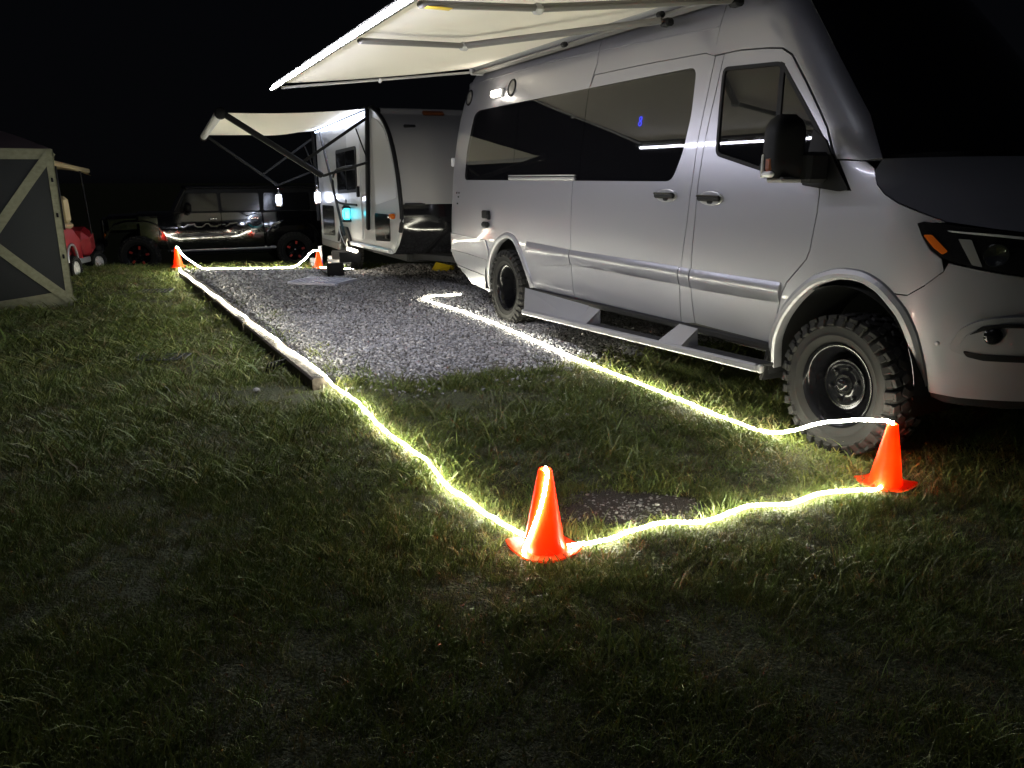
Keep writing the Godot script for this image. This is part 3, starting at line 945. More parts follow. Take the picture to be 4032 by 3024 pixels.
	for q in [[-2.60, 0.32], [-1.34, 0.378]]:
		var pb := Bag.new()
		var x: float = q[0]
		var y: float = q[1]
		var a := Vector3(x - 0.04, y + 0.13, 0.0)
		var c := Vector3(x + 0.16, y + 0.13, 0.0)
		var d := Vector3(x + 0.14, y + 0.01, 0.125)
		var e := Vector3(x - 0.12, y, 0.125)
		pb.quad(a, c, d, e, Vector3(0, 1, 1))
		pb.quad(c, d, d + Vector3(0, -0.04, -0.02), c + Vector3(0.02, -0.16, 0), Vector3(1, 0, 0))
		pb.quad(a, e, e + Vector3(0, -0.04, -0.02), a + Vector3(0, -0.16, 0), Vector3(-1, 0, 0))
		obj("step_bracket", pb.mesh(), M.trim, rbx)
	obj("sill_strip", barmesh(Vector3(-3.7, 0.44, -0.035), Vector3(-0.52, 0.505, -0.035), 0.04, 0.05, 0.012), M.black, rbx)
	obj("exhaust_pipe", tubemesh([Vector3(-3.02, 0.34, -0.3), Vector3(-3.3, 0.27, -0.12), Vector3(-3.55, 0.245, -0.03)], 0.038, 14), M.grey, v)
	# seam lines on the upper body
	obj("drip_moulding", panel(pv([-5.3, 2.512, -3.76, 2.527, -2.84, 2.503, -2.84, 2.495, -3.76, 2.519, -5.3, 2.504]), vP, Vector3(0, 0, 1), 0.004, 0.08, 0.006), M.trim, v)
	obj("drip_moulding", panel(pv([-2.78, 2.501, -1.32, 2.441, -1.32, 2.433, -2.78, 2.493]), vP, Vector3(0, 0, 1), 0.004, 0.08, 0.006), M.trim, v)

func thing_part(called: String, parent: Node) -> Node3D:
	var o := Node3D.new()
	o.name = called
	parent.add_child(o, true)
	return o

func quadmesh(p: Array, out: Vector3) -> ArrayMesh:
	var b := Bag.new()
	b.quad(p[0], p[1], p[2], p[3], out)
	var n: Vector3 = (p[1] - p[0]).cross(p[2] - p[0]).normalized() * 0.006
	if n.dot(out) < 0:
		n = -n
	b.quad(p[0] - n, p[1] - n, p[2] - n, p[3] - n, -out)
	for i in 4:
		var j := (i + 1) % 4
		b.quad(p[i], p[j], p[j] - n, p[i] - n, (p[i] + p[j]) * 0.5 - (p[0] + p[2]) * 0.5)
	return b.mesh()

func loft(called: String, side: Array, mid: Array, m: Material, parent: Node, ease := 0.5) -> void:
	# from the side edge over to the far edge, bulging upward
	var b := Bag.new()
	var p := []
	var nt := 17
	for i in side.size():
		var e: Vector3 = side[i]
		var c: Vector3 = mid[i]
		for j in nt:
			var t := 2.0 * j / (nt - 1)
			var s := t if t <= 1.0 else 2.0 - t
			s = pow(s, 1.5)
			var q := Vector3(lerpf(e.x, c.x, 1.0 - pow(1.0 - s, 2.0)), lerpf(e.y, c.y, pow(1.0 - pow(1.0 - s, 2.4), ease)), lerpf(e.z, -1.01, s))
			if t > 1.0:
				q.z = -2.02 - q.z
			p.append(q)
	b.grid(p, Vector3.UP, side.size(), nt)
	obj(called, b.mesh(), m, parent)

func lamp_light(parent: Node3D, at: Vector3, c: Color, e: float, size := 0.02) -> OmniLight3D:
	var l := OmniLight3D.new()
	l.name = "lamp_glow"
	l.light_color = c
	l.light_energy = e
	l.light_size = size
	l.omni_range = 25.0
	l.omni_attenuation = 2.0
	l.shadow_enabled = true
	l.position = at
	parent.add_child(l, true)
	return l

func strip_light(parent: Node3D, a: Vector3, b: Vector3, toward: Vector3, w: float, c: Color, e: float) -> void:
	var l := AreaLight3D.new()
	l.name = "strip_glow"
	l.area_size = Vector2(a.distance_to(b), w)
	l.light_color = c
	l.light_energy = e
	l.area_range = 30.0
	l.area_attenuation = 2.0
	l.shadow_enabled = true
	var x := (b - a).normalized()
	var z := -(toward - x * toward.dot(x)).normalized()
	l.transform = Transform3D(Basis(x, z.cross(x), z), (a + b) * 0.5)
	parent.add_child(l, true)

func van_awning() -> void:
	var v := thing("van_awning", "large pale awning rolled out from the silver van with a lit edge", "awning", VAN_AT, -VAN_YAW)
	var x0 := -5.14
	var x1 := -0.80
	var p := []
	var nu := 24
	var nv := 14
	for i in nu:
		for j in nv:
			var t := float(j) / (nv - 1)
			var x := lerpf(x0, x1, float(i) / (nu - 1))
			p.append(Vector3(x, lerpf(2.62, 2.375, t) - 0.030 * sin(PI * t) * (0.7 + 0.3 * sin(x * 1.3)) , lerpf(0.02, 2.04, t)))
	var b := Bag.new()
	b.grid(p, Vector3.UP, nu, nv)
	obj("canopy", b.mesh(), M.fabric, v)
	obj("case", boxmesh(Vector3((x0 + x1) * 0.5, 2.645, -0.075), Vector3(x1 - x0, 0.10, 0.15), 0.035), M.alu, v)
	obj("case_lip", boxmesh(Vector3((x0 + x1) * 0.5, 2.578, -0.055), Vector3(x1 - x0, 0.022, 0.10), 0.008), M.grey, v)
	obj("case_end_cap", boxmesh(Vector3(x0 - 0.022, 2.63, -0.07), Vector3(0.04, 0.14, 0.17), 0.03), M.alu, v)
	obj("lead_rail", boxmesh(Vector3((x0 + x1) * 0.5, 2.358, 2.06), Vector3(x1 - x0, 0.036, 0.036), 0.012), M.grey, v)
	# folding arms
	for k in [[-1.0, -1.17, -0.98, 1.25], [-2.16, -2.51, -1.66, 1.15]]:
		var a := Vector3(k[0], 2.33, 2.0)
		var kn := Vector3(k[1], 2.405, k[3])
		var c := Vector3(k[2], 2.515, 0.06)
		var arm := thing_part("folding_arm", v)
		obj("outer_arm", barmesh(a, kn, 0.052, 0.034, 0.012), M.grey, arm)
		obj("inner_arm", barmesh(kn, c, 0.058, 0.040, 0.014), M.grey, arm)
		obj("elbow", boxmesh(kn + Vector3(0, -0.004, 0), Vector3(0.07, 0.055, 0.075), 0.02), M.alu, arm)
		obj("arm_bracket", boxmesh(c + Vector3(0, -0.01, -0.03), Vector3(0.09, 0.05, 0.07), 0.015), M.black, arm)
	obj("warning_label", boxmesh(Vector3(-0.985, 2.3175, 1.90), Vector3(0.055, 0.004, 0.13), 0.001), M.yellow, v)
	for x in [-3.05, -1.72]:
		obj("case_bracket", boxmesh(Vector3(x, 2.562, 0.04), Vector3(0.07, 0.04, 0.05), 0.015), M.black, v)
	obj("rear_rafter", barmesh(Vector3(-5.08, 2.335, 2.0), Vector3(-5.10, 2.575, 0.04), 0.034, 0.022, 0.008), M.alu, v)
	obj("rafter_joint", boxmesh(Vector3(-5.09, 2.448, 1.02), Vector3(0.05, 0.045, 0.03), 0.01), M.white, v)
	# the light strip under the lead rail
	var lb := Bag.new()
	var n := 150
	for i in n:
		var x := lerpf(x0 + 0.01, x1 - 0.02, float(i) / (n - 1))
		lb.box(Vector3(x, 2.322, 2.084), Vector3(0.018, 0.017, 0.008), Basis())
	obj("light_strip", boxmesh(Vector3((x0 + x1) * 0.5, 2.322, 2.068), Vector3(x1 - x0 - 0.02, 0.022, 0.022), 0.003), M.grey, v)
	obj("light_dots", lb.mesh(), M.led, v, "stuff")
	strip_light(v, Vector3(x0 + 0.02, 2.295, 2.035), Vector3(x1 - 0.02, 2.295, 2.035), Vector3(0, -1.35, -1), 0.03, Color(0.93, 0.93, 1.0), 3.7)

# ---------------------------------------------------------------- the black off-road car
func jeep() -> void:
	M.jeep = mat(0.004, 0.004, 0.005, 0.08)
	M.jeep.clearcoat_enabled = true
	M.jeep.clearcoat = 1.0
	M.jeep.clearcoat_roughness = 0.03
	M.jeep_red = mat(0.40, 0.03, 0.02, 0.3)
	var fw := Vector3(-7.64, 0.0, -15.95)
	var rw := Vector3(-4.82, 0.0, -17.30)
	var yaw := atan2(fw.z - rw.z, fw.x - rw.x)
	var gy := -0.43
	# local: x forward (towards the left of the view), z away from the camera... the seen side is at -z
	var v := thing("off_road_car", "glossy black off road car with red accents in its wheels behind the cones", "car", Vector3(rw.x, gy, rw.z), -yaw)
	# forward = (cos yaw, sin yaw) in (x, z); the side towards the camera is local -z
	var s := -0.02
	var wb := 3.126
	var body := func(u, y, o): return Vector3(u, y, s - o + (0.0 if y < 0.95 else (y - 0.95) * 0.10) + 0.02 * cos((y - 0.7) * 3.0) * -1.0)
	obj("tub", boxmesh(Vector3(1.32, 0.86, 0.85), Vector3(3.6, 0.72, 1.5), 0.05), M.jeep, v)
	obj("rear_side_panel", panel(pv([-0.62, 0.50, -0.52, 0.50, -0.42, 0.84, -0.2, 0.93, 0.2, 0.93, 0.42, 0.84, 0.52, 0.50, 0.60, 0.46, 0.64, 1.22, -0.60, 1.22]), body, Vector3(0, 0, -1), 0.0, 0.09, 0.05), M.jeep, v)
	var doors := [[0.65, 1.48], [1.49, 2.36]]
	for d in doors:
		var x0: float = d[0]
		var x1: float = d[1]
		var dr := obj("side_door", panel(rounded(pv([x0, 0.46, x1, 0.46, x1, 1.22, x0, 1.22]), 0.03), body, Vector3(0, 0, -1), 0.004, 0.09, 0.04), M.jeep, v)
		obj("handle", boxmesh(Vector3(x0 + 0.16, 1.10, s - 0.05), Vector3(0.16, 0.035, 0.03), 0.01), M.chrome, dr)
		obj("hinge", boxmesh(Vector3(x1 - 0.03, 0.98, s - 0.045), Vector3(0.10, 0.05, 0.03), 0.01), M.jeep, dr)
		obj("hinge", boxmesh(Vector3(x1 - 0.03, 0.66, s - 0.045), Vector3(0.10, 0.05, 0.03), 0.01), M.jeep, dr)
	obj("cowl_panel", panel(rounded(pv([2.37, 0.46, 2.72, 0.5, 2.72, 1.20, 2.37, 1.22]), 0.02), body, Vector3(0, 0, -1), 0.002, 0.09, 0.04), M.jeep, v)
	# windows
	var upper := func(u, y, o): return Vector3(u, y, s - o + 0.025 + (y - 0.95) * 0.20)
	for d in [[-0.40, 0.60, 0.02], [0.68, 1.46, 0.0], [1.52, 2.30, 0.10]]:
		obj("side_window", panel(rounded(pv([d[0], 1.25, d[1], 1.25, d[1] - d[2] * 1.6, 1.62, d[0], 1.62]), 0.04), upper, Vector3(0, 0, -1), 0.006, 0.1, 0.02), M.gloss, v)
	obj("hard_top", panel(pv([-0.60, 1.23, 2.40, 1.23, 2.14, 1.66, 2.08, 1.70, -0.52, 1.70, -0.57, 1.66]), upper, Vector3(0, 0, -1), -0.01, 0.12, 0.03), M.black, v)
	obj("roof", boxmesh(Vector3(0.78, 1.735, 0.83), Vector3(2.72, 0.07, 1.40), 0.03), M.black, v)
	obj("roof_rail", barmesh(Vector3(-0.4, 1.765, 0.20), Vector3(2.0, 1.765, 0.20), 0.04, 0.03, 0.008), M.gloss, v)
	obj("windscreen", quadmesh([Vector3(2.42, 1.22, 0.12), Vector3(2.42, 1.22, 1.58), Vector3(2.14, 1.70, 1.50), Vector3(2.14, 1.70, 0.20)], Vector3(1, 0.4, 0)), M.gloss, v)
	obj("tail_wall", boxmesh(Vector3(-0.50, 1.1, 0.84), Vector3(0.08, 1.15, 1.42), 0.02), M.black, v)
	obj("hood", boxmesh(Vector3(3.05, 1.02, 0.85), Vector3(1.3, 0.34, 1.16), 0.06, Basis(Vector3(0, 0, 1), -0.03)), M.jeep, v)
	obj("grille", boxmesh(Vector3(3.74, 0.85, 0.85), Vector3(0.08, 0.56, 1.15), 0.03), M.jeep, v)
	obj("front_bumper", boxmesh(Vector3(3.86, 0.56, 0.85), Vector3(0.18, 0.20, 1.6), 0.04), M.black, v)
	# fenders
	for q in [[wb, 1.0], [0.0, 0.98]]:
		var b := Bag.new()
		var pts := []
		for a in [[-0.56, -0.42], [-0.50, -0.10], [-0.36, 0.12], [-0.18, 0.19], [0.20, 0.19], [0.42, 0.12], [0.55, -0.04], [0.58, -0.16]]:
			pts.append(Vector2(q[0] + a[0], q[1] - 0.15 + a[1]))
		for i in pts.size() - 1:
			var p0: Vector2 = pts[i]
			var p1: Vector2 = pts[i + 1]
			var w := 0.035
			var nn := Vector2(-(p1 - p0).y, (p1 - p0).x).normalized() * w
			var z0 := s - 0.14
			var z1 := s + 0.3
			b.quad(Vector3(p0.x, p0.y, z0), Vector3(p1.x, p1.y, z0), Vector3(p1.x + nn.x, p1.y + nn.y, z0), Vector3(p0.x + nn.x, p0.y + nn.y, z0), Vector3(0, 0, -1))
			b.quad(Vector3(p0.x + nn.x, p0.y + nn.y, z0), Vector3(p1.x + nn.x, p1.y + nn.y, z0), Vector3(p1.x + nn.x, p1.y + nn.y, z1), Vector3(p0.x + nn.x, p0.y + nn.y, z1), Vector3(nn.x, nn.y, 0))
			b.quad(Vector3(p0.x, p0.y, z0), Vector3(p1.x, p1.y, z0), Vector3(p1.x, p1.y, z1), Vector3(p0.x, p0.y, z1), Vector3(-nn.x, -nn.y, 0))
		obj("fender", b.mesh(), M.jeep, v)
	obj("side_marker", boxmesh(Vector3(wb + 0.585, 0.80, s - 0.10), Vector3(0.03, 0.12, 0.07), 0.01), M.amber, v)
	for x in [wb, 0.0]:
		var w := wheel(v, Vector3(x, 0.39, s + 0.03), 0.0, 0.39, 0.24, M.gloss, 5)
		w.rotation.y = PI - (0.22 if x > 1.0 else 0.0)
		var w2 := wheel(v, Vector3(x, 0.39, s + 1.60), 0.0, 0.39, 0.24, M.gloss, 4)
		w2.rotation.y = 0.0
	obj("side_step", boxmesh(Vector3(1.5, 0.40, s - 0.06), Vector3(2.0, 0.07, 0.12), 0.02), M.jeep, v)
	obj("sill", boxmesh(Vector3(1.5, 0.47, s + 0.02), Vector3(2.2, 0.06, 0.08), 0.02), M.alu, v)
	var mi := obj("side_mirror", boxmesh(Vector3(2.13, 1.34, s - 0.14), Vector3(0.12, 0.21, 0.20), 0.04), M.jeep, v)
	obj("mirror_arm", boxmesh(Vector3(2.16, 1.24, s - 0.04), Vector3(0.08, 0.05, 0.10), 0.01), M.black, mi)
	obj("antenna_base", boxmesh(Vector3(2.76, 1.16, s + 0.10), Vector3(0.20, 0.05, 0.12), 0.02), M.jeep, v)

# ---------------------------------------------------------------- the caravan and its awning
const TR_AT := Vector3(-2.814, 0.0, -13.124)
const TR_YAW := 1.15890
const TR_TILT := 0.01745

func tr_basis() -> Basis:
	var f := Vector3(cos(TR_YAW) * cos(TR_TILT), sin(TR_TILT), sin(TR_YAW) * cos(TR_TILT))
	var o := Vector3(-sin(TR_YAW), 0, cos(TR_YAW))
	return Basis(f, o.cross(f), o)

func trailer() -> void:
	M.cara = mat(0.40, 0.40, 0.41, 0.32)
	M.cara.clearcoat_enabled = true
	M.cara.clearcoat = 0.6
	M.cara.clearcoat_roughness = 0.08
	M.cara_pale = mat(0.46, 0.46, 0.47, 0.35)
	M.nose = mat(0.26, 0.255, 0.245, 0.45)
	var t := thing("travel_trailer", "white travel trailer with a rounded front and black trim behind the van", "trailer", TR_AT)
	t.basis = tr_basis()
	var wall := func(u, y, o): return Vector3(u, y, o)
	var outline := pv([-2.10, 0.36, -0.45, 0.42, -0.42, 0.56, -0.2, 0.70, 0.35, 0.70, 0.55, 0.56, 0.58, 0.46, 1.84, 0.50, 3.0, 0.47, 3.12, 0.49, 3.32, 0.60, 3.52, 0.78, 3.60, 0.96, 3.56, 1.24, 3.44, 1.58, 3.25, 1.89, 3.02, 2.10, 2.69, 2.27, 2.38, 2.37, 0.0, 2.39, -2.05, 2.37])
	obj("side_wall", panel(outline, wall, Vector3(0, 0, 1), 0.0, 0.12, 0.03), M.cara, t)
	# the rounded nose that faces the camera, white above and black below its belt, and the rest of the shell
	var ring := smooth_path(Array(outline.slice(7)).map(func(q): return Vector3(q.x, q.y, 0)), 0.05)
	var parts := {"nose_lower": [], "nose_upper": [], "roof": []}
	for q in ring:
		var k := "nose_lower" if q.y < 1.13 and q.x > 1.0 else ("nose_upper" if q.x > 2.4 else "roof")
		if parts[k].is_empty() and k != "nose_lower":
			parts[k].append(parts["nose_lower" if k == "nose_upper" else "nose_upper"][-1])
		parts[k].append(q)
	for k in parts:
		var sp := []
		for q in parts[k]:
			for j in 12:
				sp.append(Vector3(q.x, q.y, lerpf(-0.03, -2.2, j / 11.0)) + Vector3(0.10 * sin(PI * j / 11.0) * smoothstep(1.0, 3.2, q.x), 0, 0))
		var sh := Bag.new()
		sh.grid(sp, Vector3(0.6, 0.8, 0) if k != "nose_lower" else Vector3(1, -0.3, 0), parts[k].size(), 12)
		obj(k, sh.mesh(), {"nose_lower": M.gloss, "nose_upper": M.nose, "roof": M.black}[k], t)
	obj("rear_wall", boxmesh(Vector3(-2.07, 1.37, -1.1), Vector3(0.05, 1.98, 2.14), 0.01), M.black, t)
	obj("nose_belt", barmesh(Vector3(3.61, 1.12, -0.04), Vector3(3.61, 1.12, -2.16), 0.03, 0.03, 0.008), M.black, t)
	obj("marker_light", boxmesh(Vector3(2.78, 2.29, -0.72), Vector3(0.07, 0.04, 0.30), 0.012, Basis(Vector3(0, 0, 1), -0.6)), M.dull_amber, t)
	obj("nose_vent", boxmesh(Vector3(3.06, 2.08, -0.30), Vector3(0.05, 0.07, 0.16), 0.012, Basis(Vector3(0, 0, 1), -0.8)), M.black, t)
	for z in [-0.35, -1.85]:
		obj("tongue_bar", barmesh(Vector3(2.9, 0.42, z), Vector3(4.6, 0.42, -1.1), 0.06, 0.09, 0.01), M.black, t)
	obj("tongue_box", boxmesh(Vector3(3.95, 0.50, -0.95), Vector3(0.35, 0.16, 0.62), 0.02), M.grey, t)
	obj("far_wall", panel(outline, wall, Vector3(0, 0, -1), -2.2, 0.3, 0.0), M.cara, t)
	var edge := []
	for i in range(11, 19):
		edge.append(Vector3(outline[i].x, outline[i].y, 0.0))
	obj("front_edge_trim", tubemesh(smooth_path(edge, 0.06), 0.028, 8), M.black, t)
	obj("top_trim", barmesh(Vector3(-2.06, 2.385, 0.0), Vector3(2.4, 2.39, 0.0), 0.05, 0.04, 0.01), M.black, t)
	obj("bottom_trim", barmesh(Vector3(0.6, 0.475, 0.012), Vector3(3.08, 0.50, 0.012), 0.05, 0.06, 0.012), M.cara_pale, t)
	obj("front_panel", panel(rounded(pv([2.30, 1.10, 2.28, 2.26, 2.62, 2.20, 2.95, 2.04, 3.16, 1.84, 3.33, 1.55, 3.42, 1.20]), 0.06), wall, Vector3(0, 0, 1), 0.006, 0.12, 0.012), M.cara_pale, t)
	# door
	var dr := obj("entry_door", panel(rounded(pv([0.62, 0.56, 1.43, 0.57, 1.46, 2.26, 0.62, 2.25]), 0.08), wall, Vector3(0, 0, 1), 0.012, 0.12, 0.02), M.cara_pale, t)
	obj("door_handle", boxmesh(Vector3(1.36, 1.28, 0.035), Vector3(0.07, 0.16, 0.04), 0.01), M.black, dr)
	obj("grab_handle", tubemesh(smooth_path([Vector3(1.10, 1.66, 0.03), Vector3(0.55, 1.62, 0.16), Vector3(0.36, 1.50, 0.20), Vector3(0.36, 1.30, 0.20), Vector3(0.55, 1.12, 0.18), Vector3(1.20, 1.08, 0.03)], 0.06), 0.018, 8), M.black, dr)
	var wn := obj("window", panel(rounded(pv([-0.22, 1.25, 1.22, 1.27, 1.30, 1.94, -0.22, 1.945]), 0.08), wall, Vector3(0, 0, 1), 0.026, 0.12, 0.02), M.black, t)
	for q in [[-0.17, 0.51], [0.56, 1.20]]:
		obj("pane", panel(rounded(pv([q[0], 1.30, q[1], 1.32, q[1], 1.60, q[0], 1.60]), 0.03), wall, Vector3(0, 0, 1), 0.030, 0.12, 0.004), M.gloss, wn)
		obj("pane", panel(rounded(pv([q[0], 1.63, q[1], 1.63, q[1] + 0.02, 1.89, q[0], 1.89]), 0.03), wall, Vector3(0, 0, 1), 0.030, 0.12, 0.004), M.gloss, wn)
	for q in [[-1.83, 0.50, -0.75, 1.045], [2.22, 0.60, 3.02, 0.985]]:
		var hb := obj("storage_hatch", panel(rounded(pv([q[0], q[1], q[2], q[1] + 0.03, q[2], q[3], q[0], q[3]]), 0.06), wall, Vector3(0, 0, 1), 0.010, 0.12, 0.015), M.gloss, t)
		obj("hatch_latch", boxmesh(Vector3(q[2] - 0.16, q[1] + 0.09, 0.018), Vector3(0.10, 0.05, 0.02), 0.006), M.black, hb)
	obj("hatch_hinge", boxmesh(Vector3(3.24, 0.965, 0.03), Vector3(0.12, 0.07, 0.06), 0.015), M.amber, t)
	obj("hinge_plate", boxmesh(Vector3(3.10, 0.97, 0.025), Vector3(0.14, 0.05, 0.04), 0.012), M.chrome, t)
	obj("lower_skirt", boxmesh(Vector3(-1.25, 0.36, -0.03), Vector3(1.7, 0.14, 0.08), 0.02), M.grey, t)
	obj("chassis", boxmesh(Vector3(0.6, 0.40, -1.1), Vector3(4.6, 0.12, 1.7), 0.02), M.gap, t)
	obj("fender_skirt", panel(rounded(pv([-0.45, 0.44, -0.42, 0.56, -0.2, 0.72, 0.35, 0.72, 0.57, 0.56, 0.60, 0.46, 0.50, 0.46, 0.32, 0.62, -0.18, 0.62, -0.36, 0.5]), 0.03), wall, Vector3(0, 0, 1), 0.03, 0.1, 0.03), M.black, t)
	wheel(t, Vector3(0.10, 0.335, -0.12), 0.0, 0.335, 0.20, M.alu, 6)
	obj("wheel_well", boxmesh(Vector3(0.08, 0.55, -0.35), Vector3(0.95, 0.26, 0.25), 0.02), M.gap, t)
	# fold-out step
	var st := thing_part("entry_step", t)
	obj("tread", boxmesh(Vector3(0.95, 0.22, 0.30), Vector3(0.62, 0.03, 0.26), 0.01), M.grey, st)
	obj("frame", boxmesh(Vector3(0.66, 0.30, 0.18), Vector3(0.03, 0.16, 0.34), 0.008), M.black, st)
	obj("frame", boxmesh(Vector3(1.24, 0.30, 0.18), Vector3(0.03, 0.16, 0.34), 0.008), M.black, st)
	obj("lower_tread", boxmesh(Vector3(0.95, 0.07, 0.44), Vector3(0.62, 0.03, 0.22), 0.01), M.black, st)
	obj("side_plate", boxmesh(Vector3(1.27, 0.13, 0.42), Vector3(0.02, 0.20, 0.26), 0.006), M.black, st)
	var bl := obj("step_light", boxmesh(Vector3(1.02, 0.395, 0.10), Vector3(0.62, 0.045, 0.05), 0.012), M.lamp, t)
	lamp_light(t, Vector3(1.05, 0.33, 0.26), Color(1.0, 0.95, 0.85), 0.14, 0.03)
	obj("light_cable", tubemesh(smooth_path([Vector3(0.02, 1.0, 0.03), Vector3(0.12, 0.72, 0.10), Vector3(0.45, 0.52, 0.12), Vector3(0.72, 0.42, 0.11)], 0.05), 0.008, 6), M.cara_pale, t)

	# ---- awning, its own thing
	var a := thing("trailer_awning", "white roll out awning with black arms on the travel trailer", "awning", TR_AT)
	a.basis = tr_basis()
	var p := []
	for i in 16:
		for j in 14:
			var s := j / 13.0
			var x := lerpf(-2.15, 2.10, i / 15.0)
			p.append(Vector3(x, lerpf(2.385, 2.275, s) - 0.16 * sin(PI * s) * (0.55 + 0.45 * cos((x) * 1.2)) , lerpf(0.03, 1.93, s)))
	var b := Bag.new()
	b.grid(p, Vector3.UP, 16, 14)
	obj("canopy", b.mesh(), M.fabric, a)
	obj("roller", tubemesh([Vector3(-2.22, 2.255, 1.95), Vector3(2.12, 2.255, 1.95)], 0.055, 16), M.white, a)
	for q in [[2.17, 2.262, 1.93], [-2.27, 2.255, 1.95]]:
		obj("roller_end", lathemesh([Vector2(0.0, 0.05), Vector2(0.05, 0.05), Vector2(0.075, 0.03), Vector2(0.075, -0.03), Vector2(0.05, -0.05), Vector2(0.0, -0.05)], 18, Vector3(q[0], q[1], q[2]), Basis(Vector3(0, 0, -1), Vector3(0, 1, 0), Vector3(1, 0, 0))), M.black, a)
	for k in [[2.17, 0.0], [-2.2, 0.0]]:
		var x: float = k[0]
		var arm := thing_part("awning_arm", a)
		var K := Vector3(x, 1.489, 0.69) if x > 0 else Vector3(x, 1.407, 0.745)
		var hub := Vector3(x, 2.26, 1.90)
		var mid := hub.lerp(K, 0.78)
		obj("wall_channel", barmesh(Vector3(x, 2.38, 0.03), Vector3(x - 0.30 if x > 0 else x, 0.74, 0.03), 0.05, 0.085, 0.012), M.black, arm)
		obj("main_arm", barmesh(hub, K, 0.085 if x > 0 else 0.05, 0.075 if x > 0 else 0.05, 0.014), M.black, arm)
		obj("lower_strut", barmesh(K, Vector3(x, 1.68, 0.03), 0.03, 0.035, 0.006), M.black, arm)
		obj("upper_strut", barmesh(mid, Vector3(x, 2.26, 0.04), 0.035, 0.04, 0.006), M.black, arm)
		obj("gas_strut", barmesh(Vector3(x, 2.12, 0.20), Vector3(x, 1.69, 0.05), 0.018, 0.018, 0.004), M.black, arm)
	obj("leaning_pole", barmesh(Vector3(-1.20, 2.30, 0.08), Vector3(1.00, 0.60, 0.20), 0.035, 0.055, 0.008), M.black, a)
	obj("wall_rail", barmesh(Vector3(-2.05, 2.40, 0.035), Vector3(2.15, 2.405, 0.035), 0.04, 0.04, 0.01), M.black, a)
	obj("light_strip", boxmesh(Vector3(0.1, 2.345, 0.035), Vector3(4.0, 0.022, 0.02), 0.006), M.led_cool, a)
	obj("light_strip", boxmesh(Vector3(0.9, 2.285, 0.030), Vector3(2.5, 0.012, 0.012), 0.004), M.led_cool, a)
	strip_light(a, Vector3(-1.9, 2.33, 0.06), Vector3(2.1, 2.33, 0.06), Vector3(0, -0.35, 1), 0.03, Color(0.86, 0.90, 1.0), 2.2)
	# ---- lanterns
	lantern(Vector3(-1.72, 1.19, 0.10), "bright white lantern hanging on the trailer wall left of its door", M.lantern, M.chrome, Color(0.86, 0.9, 1.0), 0.10)
	lantern(Vector3(-2.2, 1.15, 0.74), "bright white lantern hanging from the far awning arm before the car", M.lantern, M.chrome, Color(0.86, 0.9, 1.0), 0.08)
	lantern(Vector3(0.72, 0.94, 0.09), "teal glowing lantern hanging on the trailer door by the awning pole", M.teal, M.black, Color(0.1, 0.85, 0.95), 0.012)
	# ---- bits on the ground by the wheel
	var jb := tr_basis()
	var g := func(x, y, z): return TR_AT + jb * Vector3(x, y, z)
	var pl := thing("stabiliser_post", "white and blue stabiliser post standing by the trailer wheel", "post", g.call(-0.55, -0.03, 0.32), -TR_YAW)
	obj("upper_tube", tubemesh([Vector3(0, 0.16, 0), Vector3(0, 0.36, 0)], 0.030, 12), M.white, pl)
	M.bluish = mat(0.12, 0.14, 0.5, 0.4)
	obj("lower_tube", tubemesh([Vector3(0, 0.0, 0), Vector3(0, 0.159, 0)], 0.034, 12), M.bluish, pl)
	obj("cap", tubemesh([Vector3(0, 0.361, 0), Vector3(0, 0.40, 0)], 0.036, 12), M.alu, pl)
	var pile := ["bottom pale levelling block under the trailer beside the wheel", "second pale levelling block from the ground beside the wheel", "third pale levelling block from the ground beside the wheel", "topmost pale levelling block of the stack beside the wheel"]
	for i in 4:
		var bk := obj("levelling_block", boxmesh(Vector3(0, 0, 0), Vector3(0.30 - 0.03 * i, 0.055, 0.24), 0.012), M.white, null)
		tag(bk, pile[i], "levelling block", "levelling blocks stacked by the trailer wheel")
		bk.position = g.call(-0.30 + 0.02 * i, 0.02 + 0.057 * i, 0.10)
		bk.rotation.y = -TR_YAW + 0.1 * i
	var ch := thing("wheel_chock", "pale grey wheel chock standing between the red cone and the post", "wheel chock", g.call(-0.95, -0.03, 0.36), -TR_YAW)
	var cb := Bag.new()
	var q := [Vector3(-0.12, 0, 0.08), Vector3(0.12, 0, 0.08), Vector3(0.05, 0.17, 0.08), Vector3(-0.02, 0.17, 0.08)]
	var back := Vector3(0, 0, -0.16)
	cb.quad(q[0], q[1], q[2], q[3], Vector3(0, 0, 1))
	cb.quad(q[0] + back, q[1] + back, q[2] + back, q[3] + back, Vector3(0, 0, -1))
	for i in 4:
		cb.quad(q[i], q[(i + 1) % 4], q[(i + 1) % 4] + back, q[i] + back, (q[i] + q[(i + 1) % 4]) * 0.5 - Vector3(0, 0.08, 0.08))
	obj("wedge", cb.mesh(), M.white, ch)
	obj("ridge", barmesh(Vector3(0.13, 0.012, 0), Vector3(0.18, 0.012, 0), 0.15, 0.024, 0.005), M.white, ch)

